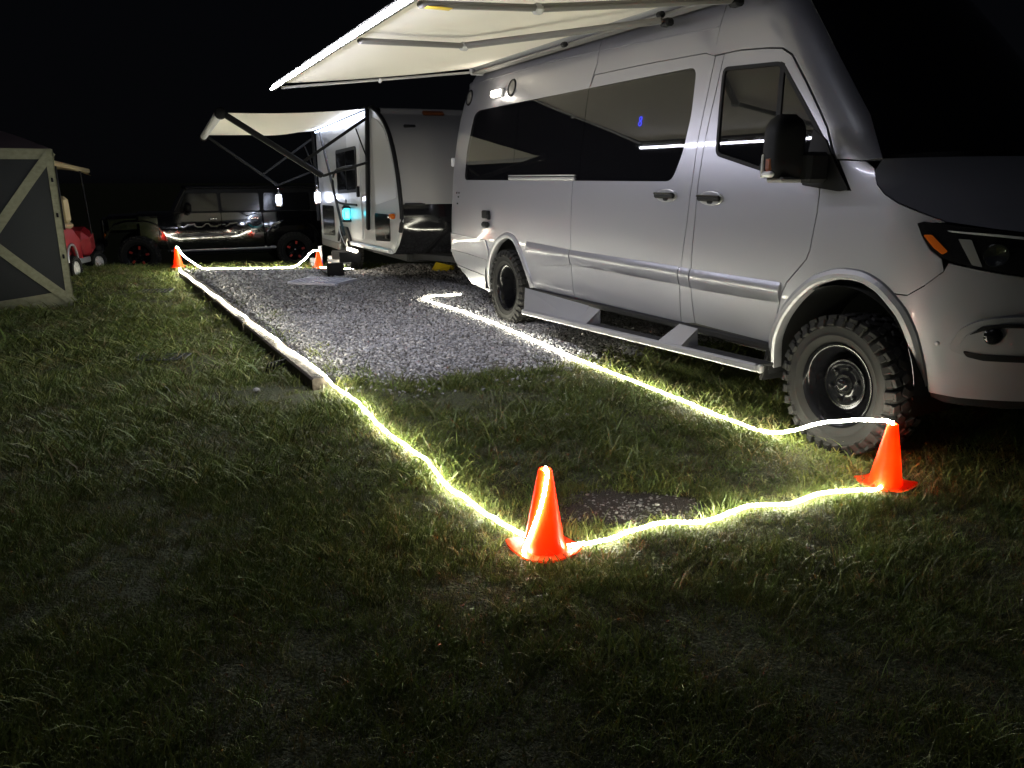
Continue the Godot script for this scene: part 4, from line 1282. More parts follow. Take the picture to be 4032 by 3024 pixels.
func lantern(at: Vector3, label: String, gm: Material, fm: Material, c: Color, e: float) -> void:
	var l := thing("lantern", label, "lantern", TR_AT + tr_basis() * at, -TR_YAW)
	obj("glass", lathemesh([Vector2(0.0, -0.085), Vector2(0.045, -0.085), Vector2(0.058, -0.04), Vector2(0.058, 0.04), Vector2(0.04, 0.085), Vector2(0.0, 0.085)], 16, Vector3.ZERO, Basis(Vector3(1, 0, 0), Vector3(0, 0, -1), Vector3(0, 1, 0))), gm, l)
	obj("base", lathemesh([Vector2(0.0, -0.125), Vector2(0.07, -0.125), Vector2(0.075, -0.10), Vector2(0.055, -0.087), Vector2(0.0, -0.087)], 16, Vector3.ZERO, Basis(Vector3(1, 0, 0), Vector3(0, 0, -1), Vector3(0, 1, 0))), fm, l)
	obj("cap", lathemesh([Vector2(0.0, 0.087), Vector2(0.08, 0.087), Vector2(0.055, 0.115), Vector2(0.03, 0.15), Vector2(0.0, 0.16)], 16, Vector3.ZERO, Basis(Vector3(1, 0, 0), Vector3(0, 0, -1), Vector3(0, 1, 0))), fm, l)
	for i in 4:
		var a := TAU * (i + 0.5) / 4
		obj("guard_bar", tubemesh([Vector3(cos(a) * 0.066, -0.1, sin(a) * 0.066), Vector3(cos(a) * 0.066, 0.09, sin(a) * 0.066)], 0.005, 6), fm, l)
	obj("bail", tubemesh(smooth_path([Vector3(-0.05, 0.11, 0), Vector3(-0.04, 0.19, 0), Vector3(0, 0.225, 0), Vector3(0.04, 0.19, 0), Vector3(0.05, 0.11, 0)], 0.02), 0.005, 6), fm, l)
	lamp_light(l, Vector3(0, 0.0, 0.14), c, e, 0.04)

func yellow_ramp() -> void:
	# yellow block behind the van
	var y := thing("yellow_levelling_ramp", "small yellow levelling ramp on the gravel behind the van's rear bumper", "ramp", Vector3(-1.13, 0.04, -12.6), -0.5)
	obj("ramp_wedge", quadmesh([Vector3(-0.16, 0.0, 0.1), Vector3(0.16, 0.0, 0.1), Vector3(0.14, 0.085, -0.05), Vector3(-0.16, 0.13, -0.05)], Vector3(0, 0.5, 1)), M.yellow, y)
	obj("ramp_base", boxmesh(Vector3(0, 0.045, -0.09), Vector3(0.30, 0.08, 0.07), 0.012), M.yellow, y)

# ---------------------------------------------------------------- screen tent
func tent() -> void:
	M.canvas = tri_map(mat(0.2, 0.2, 0.15, 0.95), tex(51, 0.05, lin(0.17, 0.17, 0.11), lin(0.22, 0.22, 0.145), lin(0.27, 0.265, 0.18)), 1.3, bumptex(52, 0.03), 0.5)
	M.tent_roof = mat(0.050, 0.030, 0.036, 0.95)
	M.mesh_screen = mat(0.034, 0.036, 0.037, 0.9)
	M.mesh_screen.metallic_specular = 0.2
	var c0 := Vector3(-5.335, -0.02, -9.3)
	var w := 1.5
	var dirn := Vector3(-1, 0, 0.66).normalized()
	var inw := Vector3(dirn.z, 0, -dirn.x)
	if inw.z > 0:
		inw = -inw
	var centre := c0 + dirn * w * 0.5 + inw * 1.2
	var t := thing("screen_tent", "olive framed screen tent with dark mesh walls at the left edge", "tent", centre)
	var hgt := 1.845
	var corners := [c0 - centre, c0 + dirn * w - centre, c0 + dirn * w + inw * 2.4 - centre, c0 + inw * 2.4 - centre]
	for i in 4:
		var A: Vector3 = corners[i]
		var B: Vector3 = corners[(i + 1) % 4]
		var out := ((A + B) * 0.5)
		out.y = 0
		out = out.normalized()
		var sag := -0.10
		var wall := func(s, y, o):
			var bulge := (0.24 if i == 0 else 0.0) * sin(PI * clampf(s, 0, 1)) * sin(PI * clampf(y / hgt, 0, 1))
			var low: float = lerpf(0.0, sag, clampf(s * 1.6, 0, 1)) * (1.0 - y / hgt)
			return A.lerp(B, s) + Vector3.UP * (y + low) + out * (bulge + o)
		var wp := thing_part("wall", t)
		obj("screen", panel(pv([0.02, 0.20, 0.98, 0.20, 0.98, hgt - 0.11, 0.02, hgt - 0.11]), wall, out, 0.0, 0.08, 0.0), M.mesh_screen, wp)
		obj("skirt", panel(pv([0.0, 0.02, 1.0, 0.02, 1.0, 0.215, 0.0, 0.215]), wall, out, 0.006, 0.07, 0.004), M.canvas, wp)
		obj("top_band", panel(pv([0.0, hgt - 0.115, 1.0, hgt - 0.115, 1.0, hgt, 0.0, hgt]), wall, out, 0.006, 0.07, 0.004), M.canvas, wp)
		for e in [[0.0, 0.045], [0.955, 1.0]]:
			obj("edge_band", panel(pv([e[0], 0.02, e[1], 0.02, e[1], hgt, e[0], hgt]), wall, out, 0.010, 0.06, 0.004), M.canvas, wp)
		if i == 0 or i == 3:
			for d in [[0.0, 0.06, 0.5, hgt * 0.48], [0.0, hgt - 0.03, 0.5, hgt * 0.48], [1.0, 0.06, 0.5, hgt * 0.48], [1.0, hgt - 0.03, 0.5, hgt * 0.48]]:
				var a2 := Vector2(d[0], d[1])
				var b2 := Vector2(d[2], d[3])
				var dd := Vector2((b2 - a2).x * w, (b2 - a2).y).normalized()
				var nn := Vector2(-dd.y / w, dd.x) * 0.05
				obj("pole_sleeve", panel(PackedVector2Array([a2 - nn, b2 - nn, b2 + nn, a2 + nn]), wall, out, 0.018, 0.07, 0.006), M.canvas, wp)
			obj("hub", lathemesh([Vector2(0.0, 0.05), Vector2(0.035, 0.05), Vector2(0.05, 0.0)], 12, wall.call(0.5, hgt * 0.48, 0.02), Basis(out.cross(Vector3.UP) * -1.0, Vector3.UP, out)), M.black, wp)
			for y in [0.62, 1.1, 1.5]:
				obj("clip", boxmesh(wall.call(0.022, y, 0.02), Vector3(0.02, 0.05, 0.02), 0.004), M.black, wp)
		var rb := Bag.new()
		var top := Vector3(0, hgt + 0.32, 0)
		var rp := []
		for a in 9:
			for b in 9:
				var s := b / 8.0
				var e := A.lerp(B, a / 8.0) + Vector3.UP * hgt + out * 0.01
				rp.append(e.lerp(top, s) + Vector3.UP * 0.03 * sin(PI * s) * (1.0 - 0.5 * sin(PI * a / 8.0)))
		rb.grid(rp, Vector3.UP, 9, 9)
		obj("roof_panel", rb.mesh(), M.tent_roof, t)
	# guy line and peg at the near corner
	obj("peg_strap", barmesh(corners[0] + Vector3(0, 0.06, 0.0), corners[0] + Vector3(0.34, 0.0, -0.05), 0.02, 0.012), M.black, t)
	obj("peg", barmesh(corners[0] + Vector3(0.30, 0.05, -0.05), corners[0] + Vector3(0.36, -0.05, -0.05), 0.015, 0.015), M.black, t)

# ---------------------------------------------------------------- golf cart
func golf_cart() -> void:
	M.cart_red = mat(0.30, 0.010, 0.016, 0.3)
	M.cart_red.clearcoat_enabled = true
	M.cart_red.clearcoat = 0.7
	M.cream = mat(0.36, 0.285, 0.16, 0.6)
	M.cart_wheel = mat(0.62, 0.60, 0.55, 0.3)
	var rear := Vector3(-6.95, -0.10, -12.25)
	var front := Vector3(-7.42, -0.17, -13.85)
	var f := (front - rear)
	var wb := f.length()
	f = f.normalized()
	var o := f.cross(Vector3.UP).normalized()      # to the right of the cart
	var v := thing("golf_cart", "red golf cart with cream seats and a canopy behind the tent", "golf cart", rear)
	v.basis = Basis(f, o.cross(f), o)              # x forward, z to the right (outer side)
	for x in [0.0, wb]:
		var w := wheel(v, Vector3(x, 0.205, -0.02), 0.0, 0.205, 0.17, M.cart_wheel, 8)
		w.rotation.y = -0.40 if x > 0.0 else -0.15
		for ch in w.get_children():
			if String(ch.name).begins_with("spoke") or String(ch.name).begins_with("hub_cap"):
				ch.material_override = M.cart_wheel
		wheel(v, Vector3(x, 0.205, -1.0), 0.0, 0.205, 0.17, M.cart_wheel, 4).rotation.y = PI
	var side := func(u, y, of): return Vector3(u, y, -0.02 + of - 0.06 * maxf(0.0, y - 0.6))
	obj("rear_body", panel(pv([-0.42, 0.42, -0.30, 0.34, -0.27, 0.46, -0.12, 0.56, 0.14, 0.56, 0.27, 0.44, 0.33, 0.28, 0.70, 0.28, 0.72, 0.62, 0.30, 0.82, -0.38, 0.86]), side, Vector3(0, 0, 1), 0.02, 0.07, 0.03), M.cart_red, v)
	obj("body_core", boxmesh(Vector3(0.1, 0.6, -0.51), Vector3(0.95, 0.44, 0.88), 0.05), M.cart_red, v)
	var rb := Bag.new()
	var pts := [Vector3(-0.30, 0.32, 0.01), Vector3(-0.27, 0.47, 0.01), Vector3(-0.12, 0.57, 0.01), Vector3(0.14, 0.57, 0.01), Vector3(0.27, 0.45, 0.01), Vector3(0.34, 0.27, 0.01)]
	rb.tube(smooth_path(pts, 0.04), 0.022, 8)
	obj("fender_trim", rb.mesh(), M.alu, v)
	obj("rocker_trim", boxmesh(Vector3(0.75, 0.30, -0.01), Vector3(0.85, 0.09, 0.05), 0.015), M.alu, v)
	obj("floor", boxmesh(Vector3(0.95, 0.32, -0.51), Vector3(0.9, 0.06, 0.96), 0.02), M.black, v)
	obj("front_cowl", boxmesh(Vector3(1.62, 0.56, -0.51), Vector3(0.55, 0.50, 0.98), 0.12, Basis(Vector3(0, 0, 1), 0.25)), M.cart_red, v)
	for z in [-0.16, -0.66]:
		obj("seat_back", boxmesh(Vector3(0.02, 1.12, z), Vector3(0.12, 0.42, 0.42), 0.055, Basis(Vector3(0, 0, 1), 0.12)), M.cream, v)
	obj("seat_cushion", boxmesh(Vector3(0.28, 0.88, -0.51), Vector3(0.50, 0.13, 0.96), 0.05), M.cream, v)
	obj("rear_seat", boxmesh(Vector3(-0.30, 0.90, -0.51), Vector3(0.36, 0.12, 0.94), 0.05), M.cream, v)
	obj("rear_seat_back", boxmesh(Vector3(-0.12, 1.14, -0.51), Vector3(0.09, 0.34, 0.90), 0.04), M.cream, v)
	var rf := Bag.new()
	var rp := []
	for i in 13:
		for j in 9:
			var a := i / 12.0
			var b := j / 8.0
			rp.append(Vector3(lerpf(-0.75, 1.75, a), 1.86 + 0.06 * sin(PI * b) - 0.10 * pow(absf(a - 0.45) / 0.55, 4.0) - 0.05 * pow(absf(b - 0.5) * 2.0, 4.0), lerpf(-1.05, 0.06, b)))
	rf.grid(rp, Vector3.UP, 13, 9)
	var roof := obj("canopy", rf.mesh(), M.cream, v)
	obj("canopy_edge", barmesh(Vector3(-0.7, 1.79, 0.05), Vector3(1.7, 1.79, 0.05), 0.03, 0.07, 0.01), M.cream, roof)
	obj("canopy_edge", barmesh(Vector3(-0.74, 1.79, 0.05), Vector3(-0.74, 1.79, -1.04), 0.03, 0.08, 0.01), M.cream, roof)
	for z in [0.0, -1.0]:
		obj("roof_post", tubemesh([Vector3(-0.22, 0.82, z), Vector3(-0.26, 1.80, z)], 0.016, 8), M.black, v)
		obj("roof_post", tubemesh([Vector3(1.52, 0.72, z), Vector3(1.25, 1.80, z)], 0.016, 8), M.black, v)
	obj("steering_wheel", tubemesh([Vector3(0.92, 1.02, -0.56), Vector3(0.98, 1.12, -0.66), Vector3(1.0, 1.15, -0.76), Vector3(0.98, 1.12, -0.88), Vector3(0.92, 1.02, -0.94), Vector3(0.86, 0.93, -0.86), Vector3(0.84, 0.90, -0.75), Vector3(0.86, 0.93, -0.64), Vector3(0.92, 1.02, -0.56)], 0.014, 6), M.black, v)
	obj("steering_column", tubemesh([Vector3(0.92, 1.02, -0.75), Vector3(1.35, 0.62, -0.75)], 0.025, 8), M.black, v)

# ---------------------------------------------------------------- cones and light ropes
func cone(at: Vector3, turn: float, h: float, label: String) -> Node3D:
	var c := thing("traffic_cone", label, "cone", at, turn, "orange cones at the corners of the light rope")
	var k := h / 0.33
	obj("shell", lathemesh([Vector2(0.082, 0.012), Vector2(0.078, 0.03), Vector2(0.0265, 0.322), Vector2(0.0235, 0.33), Vector2(0.0205, 0.33), Vector2(0.0195, 0.322), Vector2(0.072, 0.03), Vector2(0.072, 0.012)].map(func(q): return q * k), 40, Vector3.ZERO, Basis(Vector3(1, 0, 0), Vector3(0, 0, -1), Vector3(0, 1, 0))), M.cone, c)
	# the square foot, slightly curled at its corners
	var b := Bag.new()
	var n := 33
	for side in [0.0, 0.009]:
		var p := []
		for i in n:
			var a := TAU * i / (n - 1)
			var r := 0.118 / pow(pow(absf(cos(a)), 7.0) + pow(absf(sin(a)), 7.0), 1.0 / 7.0)
			for t in [0.066, 0.078, 0.09, 0.104, 1.0]:
				var rr: float = t if t < 1.0 else r
				rr = minf(rr, r) * k
				p.append(Vector3(cos(a) * rr, side + 0.004 + 0.008 * pow(maxf(0.0, rr / k - 0.105) / 0.03, 2.0), sin(a) * rr))
		b.grid(p, Vector3.UP if side > 0 else Vector3.DOWN, n, 5)
	for i in n - 1:
		var q := []
		for a in [TAU * i / (n - 1), TAU * (i + 1) / (n - 1)]:
			var r: float = 0.118 / pow(pow(absf(cos(a)), 7.0) + pow(absf(sin(a)), 7.0), 1.0 / 7.0) * k
			q.append(Vector3(cos(a) * r, 0.004 + 0.008 * pow(maxf(0.0, r / k - 0.105) / 0.03, 2.0), sin(a) * r))
		b.quad(q[0], q[1], q[1] + Vector3.UP * 0.009, q[0] + Vector3.UP * 0.009, q[0])
	obj("foot", b.mesh(), M.cone, c)
	lamp_light(c, Vector3(0.012, h * 0.45, 0.006), Color(1.0, 0.985, 0.93), 0.09, 0.012)
	return c

func rope(label: String, pts: Array, r := 0.0075, wob := 0.010, spacing := 0.7) -> void:
	var path := smooth_path(pts, 0.012 if r < 0.011 else 0.02)
	var rad := []
	for i in path.size():
		var q: Vector3 = path[i]
		var w := smoothstep(0.0, 12.0, float(mini(i, path.size() - 1 - i)))
		path[i] = q + Vector3(noise.get_noise_2d(q.z * 700.0, q.x * 700.0), 0.4 * absf(noise.get_noise_2d(q.x * 900.0 + 40.0, q.z * 900.0)), noise.get_noise_2d(q.x * 700.0 + 90.0, q.z * 700.0)) * wob * w
		rad.append(r * (1.0 + 0.20 * (1.0 if i % 2 == 0 else -1.0)))
	var o := Node3D.new()
	o.name = numbered("light_rope")
	add_child(o)
	tag(o, label, "light rope", "light ropes strung between the cones")
	obj("glowing_tube", tubemesh(path, rad, 8), M.rope, o)
	var e: Vector3 = path[path.size() - 1]
	var d: Vector3 = (e - path[path.size() - 4]).normalized()
	obj("end_cap", tubemesh([e, e + d * 0.03], r * 1.25, 8), M.white, o)
	var l := 0.0
	for i in range(1, path.size()):
		l += path[i].distance_to(path[i - 1])
		if l > spacing:
			l = 0.0
			lamp_light(o, path[i] + Vector3(0, 0.035, 0), Color(1.0, 0.985, 0.93), 0.012, 0.03)

func cones_and_ropes() -> void:
	var c1 := on_land(0.135, -2.945, 0.0)
	var c2 := on_land(1.895, -3.645, 0.0)
	var c3 := Vector3(-5.70, 0.02, -13.22)
	var c4 := Vector3(-3.31, 0.0, -13.25)
	cone(c1, 0.62, 0.36, "orange cone in the foreground with the light strip up its front")
	cone(c2, 0.50, 0.325, "red orange cone in front of the van's front wheel")
	cone(c3, 0.3, 0.335, "orange cone glowing at the far end of the timbers")
	cone(c4, 0.2, 0.300, "red orange cone at the far side by the trailer wheel")
	var y := 0.016
	var g := func(x, z, up := 0.027): return on_land(x, z, up)
	# left edge: lawn, then along the timbers
	var left := [g.call(0.10, -2.99), g.call(0.02, -3.05), g.call(-0.10, -3.22), g.call(-0.23, -3.40), g.call(-0.34, -3.60), g.call(-0.46, -3.89), g.call(-0.62, -4.15), g.call(-0.78, -4.44), g.call(-0.96, -4.82), g.call(-1.06, -5.04), g.call(-1.27, -5.36, 0.03), Vector3(-1.42, 0.075, -5.60)]
	for i in range(1, 22):
		var t := i / 22.0
		var q := Vector2(-1.40, -5.60).lerp(Vector2(-5.30, -12.35), t)
		var w := 0.018 * sin(i * 1.7) + 0.014 * sin(i * 3.1 + 1.0) - 0.036
		left.append(Vector3(q.x + w, 0.083, q.y + w * 0.55))
	left.append_array([Vector3(-5.40, 0.075, -12.55), g.call(-5.52, -12.85, 0.03), g.call(-5.62, -13.08, 0.025)])
	rope("bright white light rope running from the front cone along the timbers", left, 0.0078, 0.012)
	# up the near cone's front and down inside it
	var k := 0.36 / 0.33
	var up := []
	up.append(c1 + Vector3(-0.085, 0.016, 0.085))
	for i in 11:
		var t := i / 10.0
		var h := lerpf(0.025, 0.325, t) * k
		var rr := lerpf(0.0795, 0.0262, (h / k - 0.03) / 0.292) * k + 0.008
		var a := lerpf(2.62, 1.36, t)
		up.append(c1 + Vector3(cos(a) * rr, h, sin(a) * rr))
	up.append_array([c1 + Vector3(0.003, 0.366, 0.014), c1 + Vector3(0.0, 0.35, 0.0), c1 + Vector3(0.0, 0.25, -0.004), c1 + Vector3(0.0, 0.12, 0.0), c1 + Vector3(0.01, 0.03, 0.0)])
	rope("white light strip climbing the front of the foreground orange cone", up, 0.0068, 0.0, 0.3)
	# front edge
	rope("bright white light rope across the grass between the two front cones", [g.call(0.235, -2.925), g.call(0.30, -2.945), g.call(0.40, -2.97), g.call(0.55, -3.07), g.call(0.69, -3.13), g.call(0.85, -3.14), g.call(1.0, -3.24, 0.03), g.call(1.11, -3.31), g.call(1.29, -3.33), g.call(1.51, -3.46, 0.03), g.call(1.79, -3.54, 0.02), c2 + Vector3(-0.05, 0.010, 0.06), c2 + Vector3(-0.02, 0.03, 0.02), c2 + Vector3(0.0, 0.14, 0.0), c2 + Vector3(0.0, 0.27, 0.0)], 0.0078, 0.009)
	# right edge, over the wheel to the pad
	rope("bright white light rope from the right cone's top back onto the gravel", [c2 + Vector3(0.002, 0.26, 0.0), c2 + Vector3(0.0, 0.318, 0.0), c2 + Vector3(-0.012, 0.335, 0.004), c2 + Vector3(-0.07, 0.333, -0.03), c2 + Vector3(-0.16, 0.29, -0.16), c2 + Vector3(-0.24, 0.22, -0.32), c2 + Vector3(-0.31, 0.12, -0.50), g.call(1.53, -4.36, 0.035), g.call(1.36, -4.64), g.call(1.16, -5.09), g.call(0.86, -5.69), g.call(0.62, -6.16), g.call(0.38, -6.58, 0.025), g.call(0.10, -7.22, 0.025), g.call(-0.22, -7.91, 0.025), g.call(-0.55, -8.55, 0.025), g.call(-0.85, -9.05, 0.025), g.call(-1.08, -9.45, 0.025), g.call(-1.06, -9.66, 0.025), g.call(-0.90, -9.78, 0.025), g.call(-0.66, -9.86, 0.025)], 0.0078, 0.012)
	# far edge
	rope("bright white light rope along the far edge between the two back cones", [c3 + Vector3(0.0, 0.20, 0.0), c3 + Vector3(0.0, 0.325, 0.0), c3 + Vector3(0.03, 0.335, 0.01), c3 + Vector3(0.12, 0.20, 0.03), c3 + Vector3(0.30, 0.08, 0.06), g.call(-5.22, -13.09, 0.02), g.call(-4.95, -13.05), g.call(-4.6, -13.09), g.call(-4.2, -13.07), g.call(-3.85, -13.09), g.call(-3.68, -13.14, 0.05), g.call(-3.55, -13.18, 0.14), g.call(-3.42, -13.24, 0.28), c4 + Vector3(-0.03, 0.302, 0.0), c4 + Vector3(0.0, 0.293, 0.0), c4 + Vector3(0.0, 0.12, 0.0)], 0.010, 0.010)
	rope("short lit end of the rope running from the far red cone to the trailer", [c4 + Vector3(0.0, 0.02, 0.02), g.call(-3.12, -13.08), g.call(-2.92, -13.02), g.call(-2.66, -12.95)], 0.010, 0.008)

# ---------------------------------------------------------------- small things on the ground
func mats() -> void:
	M.mat_plastic = mat(0.42, 0.41, 0.50, 0.5)
	M.dull_plastic = mat(0.09, 0.095, 0.09, 0.75)
	grid_mat("floor_mat", "pale lavender openwork plastic mat lying on the gravel", Vector3(-2.72, 0.070, -11.05), -0.30, 0.72, 0.62, 8, 7, M.mat_plastic, 0.035, 0.045)
	grid_mat("grass_grate", "faint grey openwork plate sunk in the grass left of the timbers", Vector3(-3.0, land(-3.0, -6.42) + 0.018, -6.42), 0.1, 0.42, 0.24, 9, 6, M.dull_plastic, 0.012, 0.010)
	grid_mat("grass_grate", "grey openwork plate in the grass near the far timber", Vector3(-4.95, land(-4.95, -10.6) + 0.018, -10.6), 0.2, 0.45, 0.35, 9, 6, M.dull_plastic, 0.012, 0.012)
	grid_mat("edging_grid", "black plastic grid leaning on the nearest timber's grass side", Vector3(-1.90, 0.0, -6.18), 1.06, 0.34, 0.13, 10, 4, M.black, 0.010, 0.010, -1.15)
	for q in [[-1.86, -5.40, 0.030, "pale stone lying in the grass left of the timber's cut end"], [1.02, -6.62, 0.034, "pale stone on the gravel beside the rope near the van's step"], [0.36, -4.75, 0.022, "small pale stone in the middle of the roped lawn"]]:
		var st := obj("loose_stone", stone_mesh(int(q[2] * 1000), 2), M.stone_a if M.has("stone_a") else M.white)
		st.position = on_land(q[0], q[1], q[2] * 0.5)
		st.scale = Vector3(q[2], q[2] * 0.75, q[2] * 0.85)
		st.material_override = mat(0.30, 0.29, 0.27, 0.85)
		tag(st, q[3], "stone")

func grid_mat(called: String, label: String, at: Vector3, turn: float, w: float, d: float, nx: int, nz: int, m: Material, th: float, bw: float, tilt := 0.0) -> void:
	var t := thing(called, label, "mat", at, turn)
	t.rotation.x = tilt
	t.rotation_order = EULER_ORDER_YXZ
	for i in nx:
		obj("slat", boxmesh(Vector3(lerpf(-w, w, i / (nx - 1.0)) * 0.5, 0.0, 0), Vector3(bw, th, d), 0.002), m, t)
	for j in nz:
		obj("cross_slat", boxmesh(Vector3(0, 0.002, lerpf(-d, d, j / (nz - 1.0)) * 0.5), Vector3(w, th * 0.9, bw * 0.6), 0.002), m, t)

func stone_mesh(seed_: int, sub: int) -> ArrayMesh:
	var r := RandomNumberGenerator.new()
	r.seed = seed_
	var t := (1.0 + sqrt(5.0)) / 2.0
	var vs := [Vector3(-1, t, 0), Vector3(1, t, 0), Vector3(-1, -t, 0), Vector3(1, -t, 0), Vector3(0, -1, t), Vector3(0, 1, t), Vector3(0, -1, -t), Vector3(0, 1, -t), Vector3(t, 0, -1), Vector3(t, 0, 1), Vector3(-t, 0, -1), Vector3(-t, 0, 1)]
	var fs := [[0, 11, 5], [0, 5, 1], [0, 1, 7], [0, 7, 10], [0, 10, 11], [1, 5, 9], [5, 11, 4], [11, 10, 2], [10, 7, 6], [7, 1, 8], [3, 9, 4], [3, 4, 2], [3, 2, 6], [3, 6, 8], [3, 8, 9], [4, 9, 5], [2, 4, 11], [6, 2, 10], [8, 6, 7], [9, 8, 1]]
	for i in vs.size():
		vs[i] = vs[i].normalized()
	for s in sub - 1:
		var mid := {}
		var nf := []
		for f in fs:
			var m := []
			for k in 3:
				var a: int = mini(f[k], f[(k + 1) % 3])
				var b: int = maxi(f[k], f[(k + 1) % 3])
				var key := a * 1000 + b
				if not mid.has(key):
					mid[key] = vs.size()
					vs.append(((vs[a] + vs[b]) * 0.5).normalized())
				m.append(mid[key])
			nf.append_array([[f[0], m[0], m[2]], [f[1], m[1], m[0]], [f[2], m[2], m[1]], m])
		fs = nf
	# chop with a few random planes, so that faces are broken flat
	var planes := []
	for i in 9:
		planes.append([Vector3(r.randf_range(-1, 1), r.randf_range(-1, 1), r.randf_range(-1, 1)).normalized(), r.randf_range(0.55, 0.85)])
	for i in vs.size():
		var q: Vector3 = vs[i] * r.randf_range(0.92, 1.08)
		for p in planes:
			var d: float = q.dot(p[0]) - p[1]
			if d > 0.0:
				q -= p[0] * d
		vs[i] = q
	var b := Bag.new()
	for f in fs:
		b.flat(vs[f[0]], vs[f[1]], vs[f[2]], vs[f[0]] + vs[f[1]] + vs[f[2]])
	return b.mesh()

func scatter(called: String, mesh: Mesh, m: Material, at: Array, cols: PackedColorArray) -> void:
	var mm := MultiMesh.new()
	mm.transform_format = MultiMesh.TRANSFORM_3D
	mm.use_colors = true
	mm.mesh = mesh
	mm.instance_count = at.size()
	for i in at.size():
		mm.set_instance_transform(i, at[i])
		mm.set_instance_color(i, cols[i])
	var o := MultiMeshInstance3D.new()
	o.name = numbered(called)
	o.multimesh = mm
	o.material_override = m
	o.set_meta("kind", "stuff")
	add_child(o)

func gravel() -> void:
	var m := mat(1, 1, 1, 0.85)
	m.vertex_color_use_as_albedo = true
	M.gravel = m
	var lists := [[], [], [], [], [], []]
	var cols := []
	for i in 6:
		cols.append(PackedColorArray())
	var zz := -5.2
	while zz > -15.0:
		var near := zz > -8.5
		var st := 0.025 if near else (0.036 if zz > -11.5 else 0.05)
		var xx := -6.2
		while xx < 3.4:
			xx += st
			var x := xx + rng.randf_range(-0.5, 0.5) * st
			var z := zz + rng.randf_range(-0.5, 0.5) * st
			var e := in_gravel(x, z)
			var stray := e > -0.55 and e < 0.0 and left_of_rail(x, z) < -0.12 and rng.randf() < 0.22 * (1.0 + e / 0.55)
			if not stray and (e < 0.0 or rng.randf() > smoothstep(-0.05, 0.35, e) * 0.96 + 0.1):
				continue
			if x < z * 0.72 - 0.5 or x > 0.85 * -z:
				continue
			var r := rng.randf_range(0.0065, 0.0155) * (1.0 if near else st / 0.025 * 0.82)
			if rng.randf() < 0.07:
				r *= 1.5
			var bs := Basis.from_euler(Vector3(rng.randf_range(-0.5, 0.5), rng.randf() * TAU, rng.randf_range(-0.5, 0.5))).scaled_local(Vector3(r * rng.randf_range(0.9, 1.45), r * rng.randf_range(0.6, 0.95), r))
			var k := rng.randi() % 6
			lists[k].append(Transform3D(bs, on_land(x, z, 0.008 + r * 0.35)))
			var c := rng.randf_range(0.24, 0.62) * (0.8 + 0.2 * noise.get_noise_2d(x * 80.0, z * 80.0))
			var w := rng.randf_range(-0.03, 0.05)
			cols[k].append(Color(c * (1.0 + w), c * 0.985, c * (1.00 - w * 0.8)))
		zz -= st
	# pebbles of the bare patch by the front cone
	for i in 900:
		var x := 0.55 + rng.randfn(0.0, 0.17)
		var z := -3.32 + rng.randfn(0.0, 0.10)
		var r := rng.randf_range(0.002, 0.008) * (1.7 if rng.randf() < 0.05 else 1.0)
		var k := rng.randi() % 6
		lists[k].append(Transform3D(Basis.from_euler(Vector3(0, rng.randf() * TAU, 0)).scaled_local(Vector3(r * 1.2, r * 0.7, r)), on_land(x, z, r * 0.3)))
		var c := rng.randf_range(0.08, 0.34)
		cols[k].append(Color(c, c * 0.96, c * 0.9))
	for k in 6:
		scatter("gravel", stone_mesh(100 + k, 2), m, lists[k], cols[k])

func clump(seed_: int, blades: int, hmin: float, hmax: float, spread: float, lean: float, width: float) -> ArrayMesh:
	var r := RandomNumberGenerator.new()
	r.seed = seed_
	var b := Bag.new()
	for i in blades:
		var a := r.randf() * TAU
		var base := Vector3(r.randfn(0, spread), -0.004, r.randfn(0, spread))
		var h := lerpf(hmin, hmax, pow(r.randf(), 1.6))
		var d := Vector3(cos(a), 0, sin(a))
		var l := h * r.randf_range(0.15, 1.0) * lean
		var fa := r.randf() * TAU
		var s := Vector3(cos(fa), 0, sin(fa)) * width * r.randf_range(0.6, 1.15)
		var pts := [base, base + Vector3.UP * h * 0.45 + d * l * 0.22, base + Vector3.UP * h * 0.82 + d * l * 0.62, base + Vector3.UP * h * r.randf_range(0.78, 1.0) + d * l * 1.15]
		var ws := [1.0, 0.9, 0.6, 0.0]
		var nrm := (s.cross(pts[2] - base)).normalized()
		if nrm.y < 0:
			nrm = -nrm
		for k in 3:
			var p0: Vector3 = pts[k]
			var p1: Vector3 = pts[k + 1]
			var w0: Vector3 = s * ws[k]
			var w1: Vector3 = s * ws[k + 1]
			b.tri(p0 - w0, p0 + w0, p1 + w1, nrm, nrm, nrm)
			if k < 2:
				b.tri(p0 - w0, p1 + w1, p1 - w1, nrm, nrm, nrm)
	return b.mesh()

func bare(x: float, z: float) -> float:    # 1 where nothing grows
	for c in [Vector2(0.135, -2.945), Vector2(1.915, -3.645)]:
		if Vector2(x, z).distance_to(c) < 0.165:
			return 1.0
	var d := Vector2((x - 0.55) / 0.37, (z + 3.33) / 0.20).length() + 0.6 * noise.get_noise_2d(x * 500.0, z * 500.0)
	var v := 1.0 - smoothstep(0.75, 1.15, d)
	d = Vector2((x - 0.72) / 0.5, (z + 2.35) / 0.16).length() + 0.6 * noise.get_noise_2d(x * 400.0, z * 400.0)
	v = maxf(v, 0.35 * (1.0 - smoothstep(0.6, 1.3, d)))
	d = Vector2((x + 1.75) / 0.6, (z + 5.35) / 0.4).length() + 0.5 * noise.get_noise_2d(x * 400.0, z * 400.0)
	v = maxf(v, 0.7 * (1.0 - smoothstep(0.6, 1.2, d)))
	d = Vector2((x + 0.35) / 0.9, (z + 5.2) / 0.22).length() + 0.5 * noise.get_noise_2d(x * 300.0, z * 300.0)
	v = maxf(v, 0.6 * (1.0 - smoothstep(0.6, 1.2, d)))
	return v

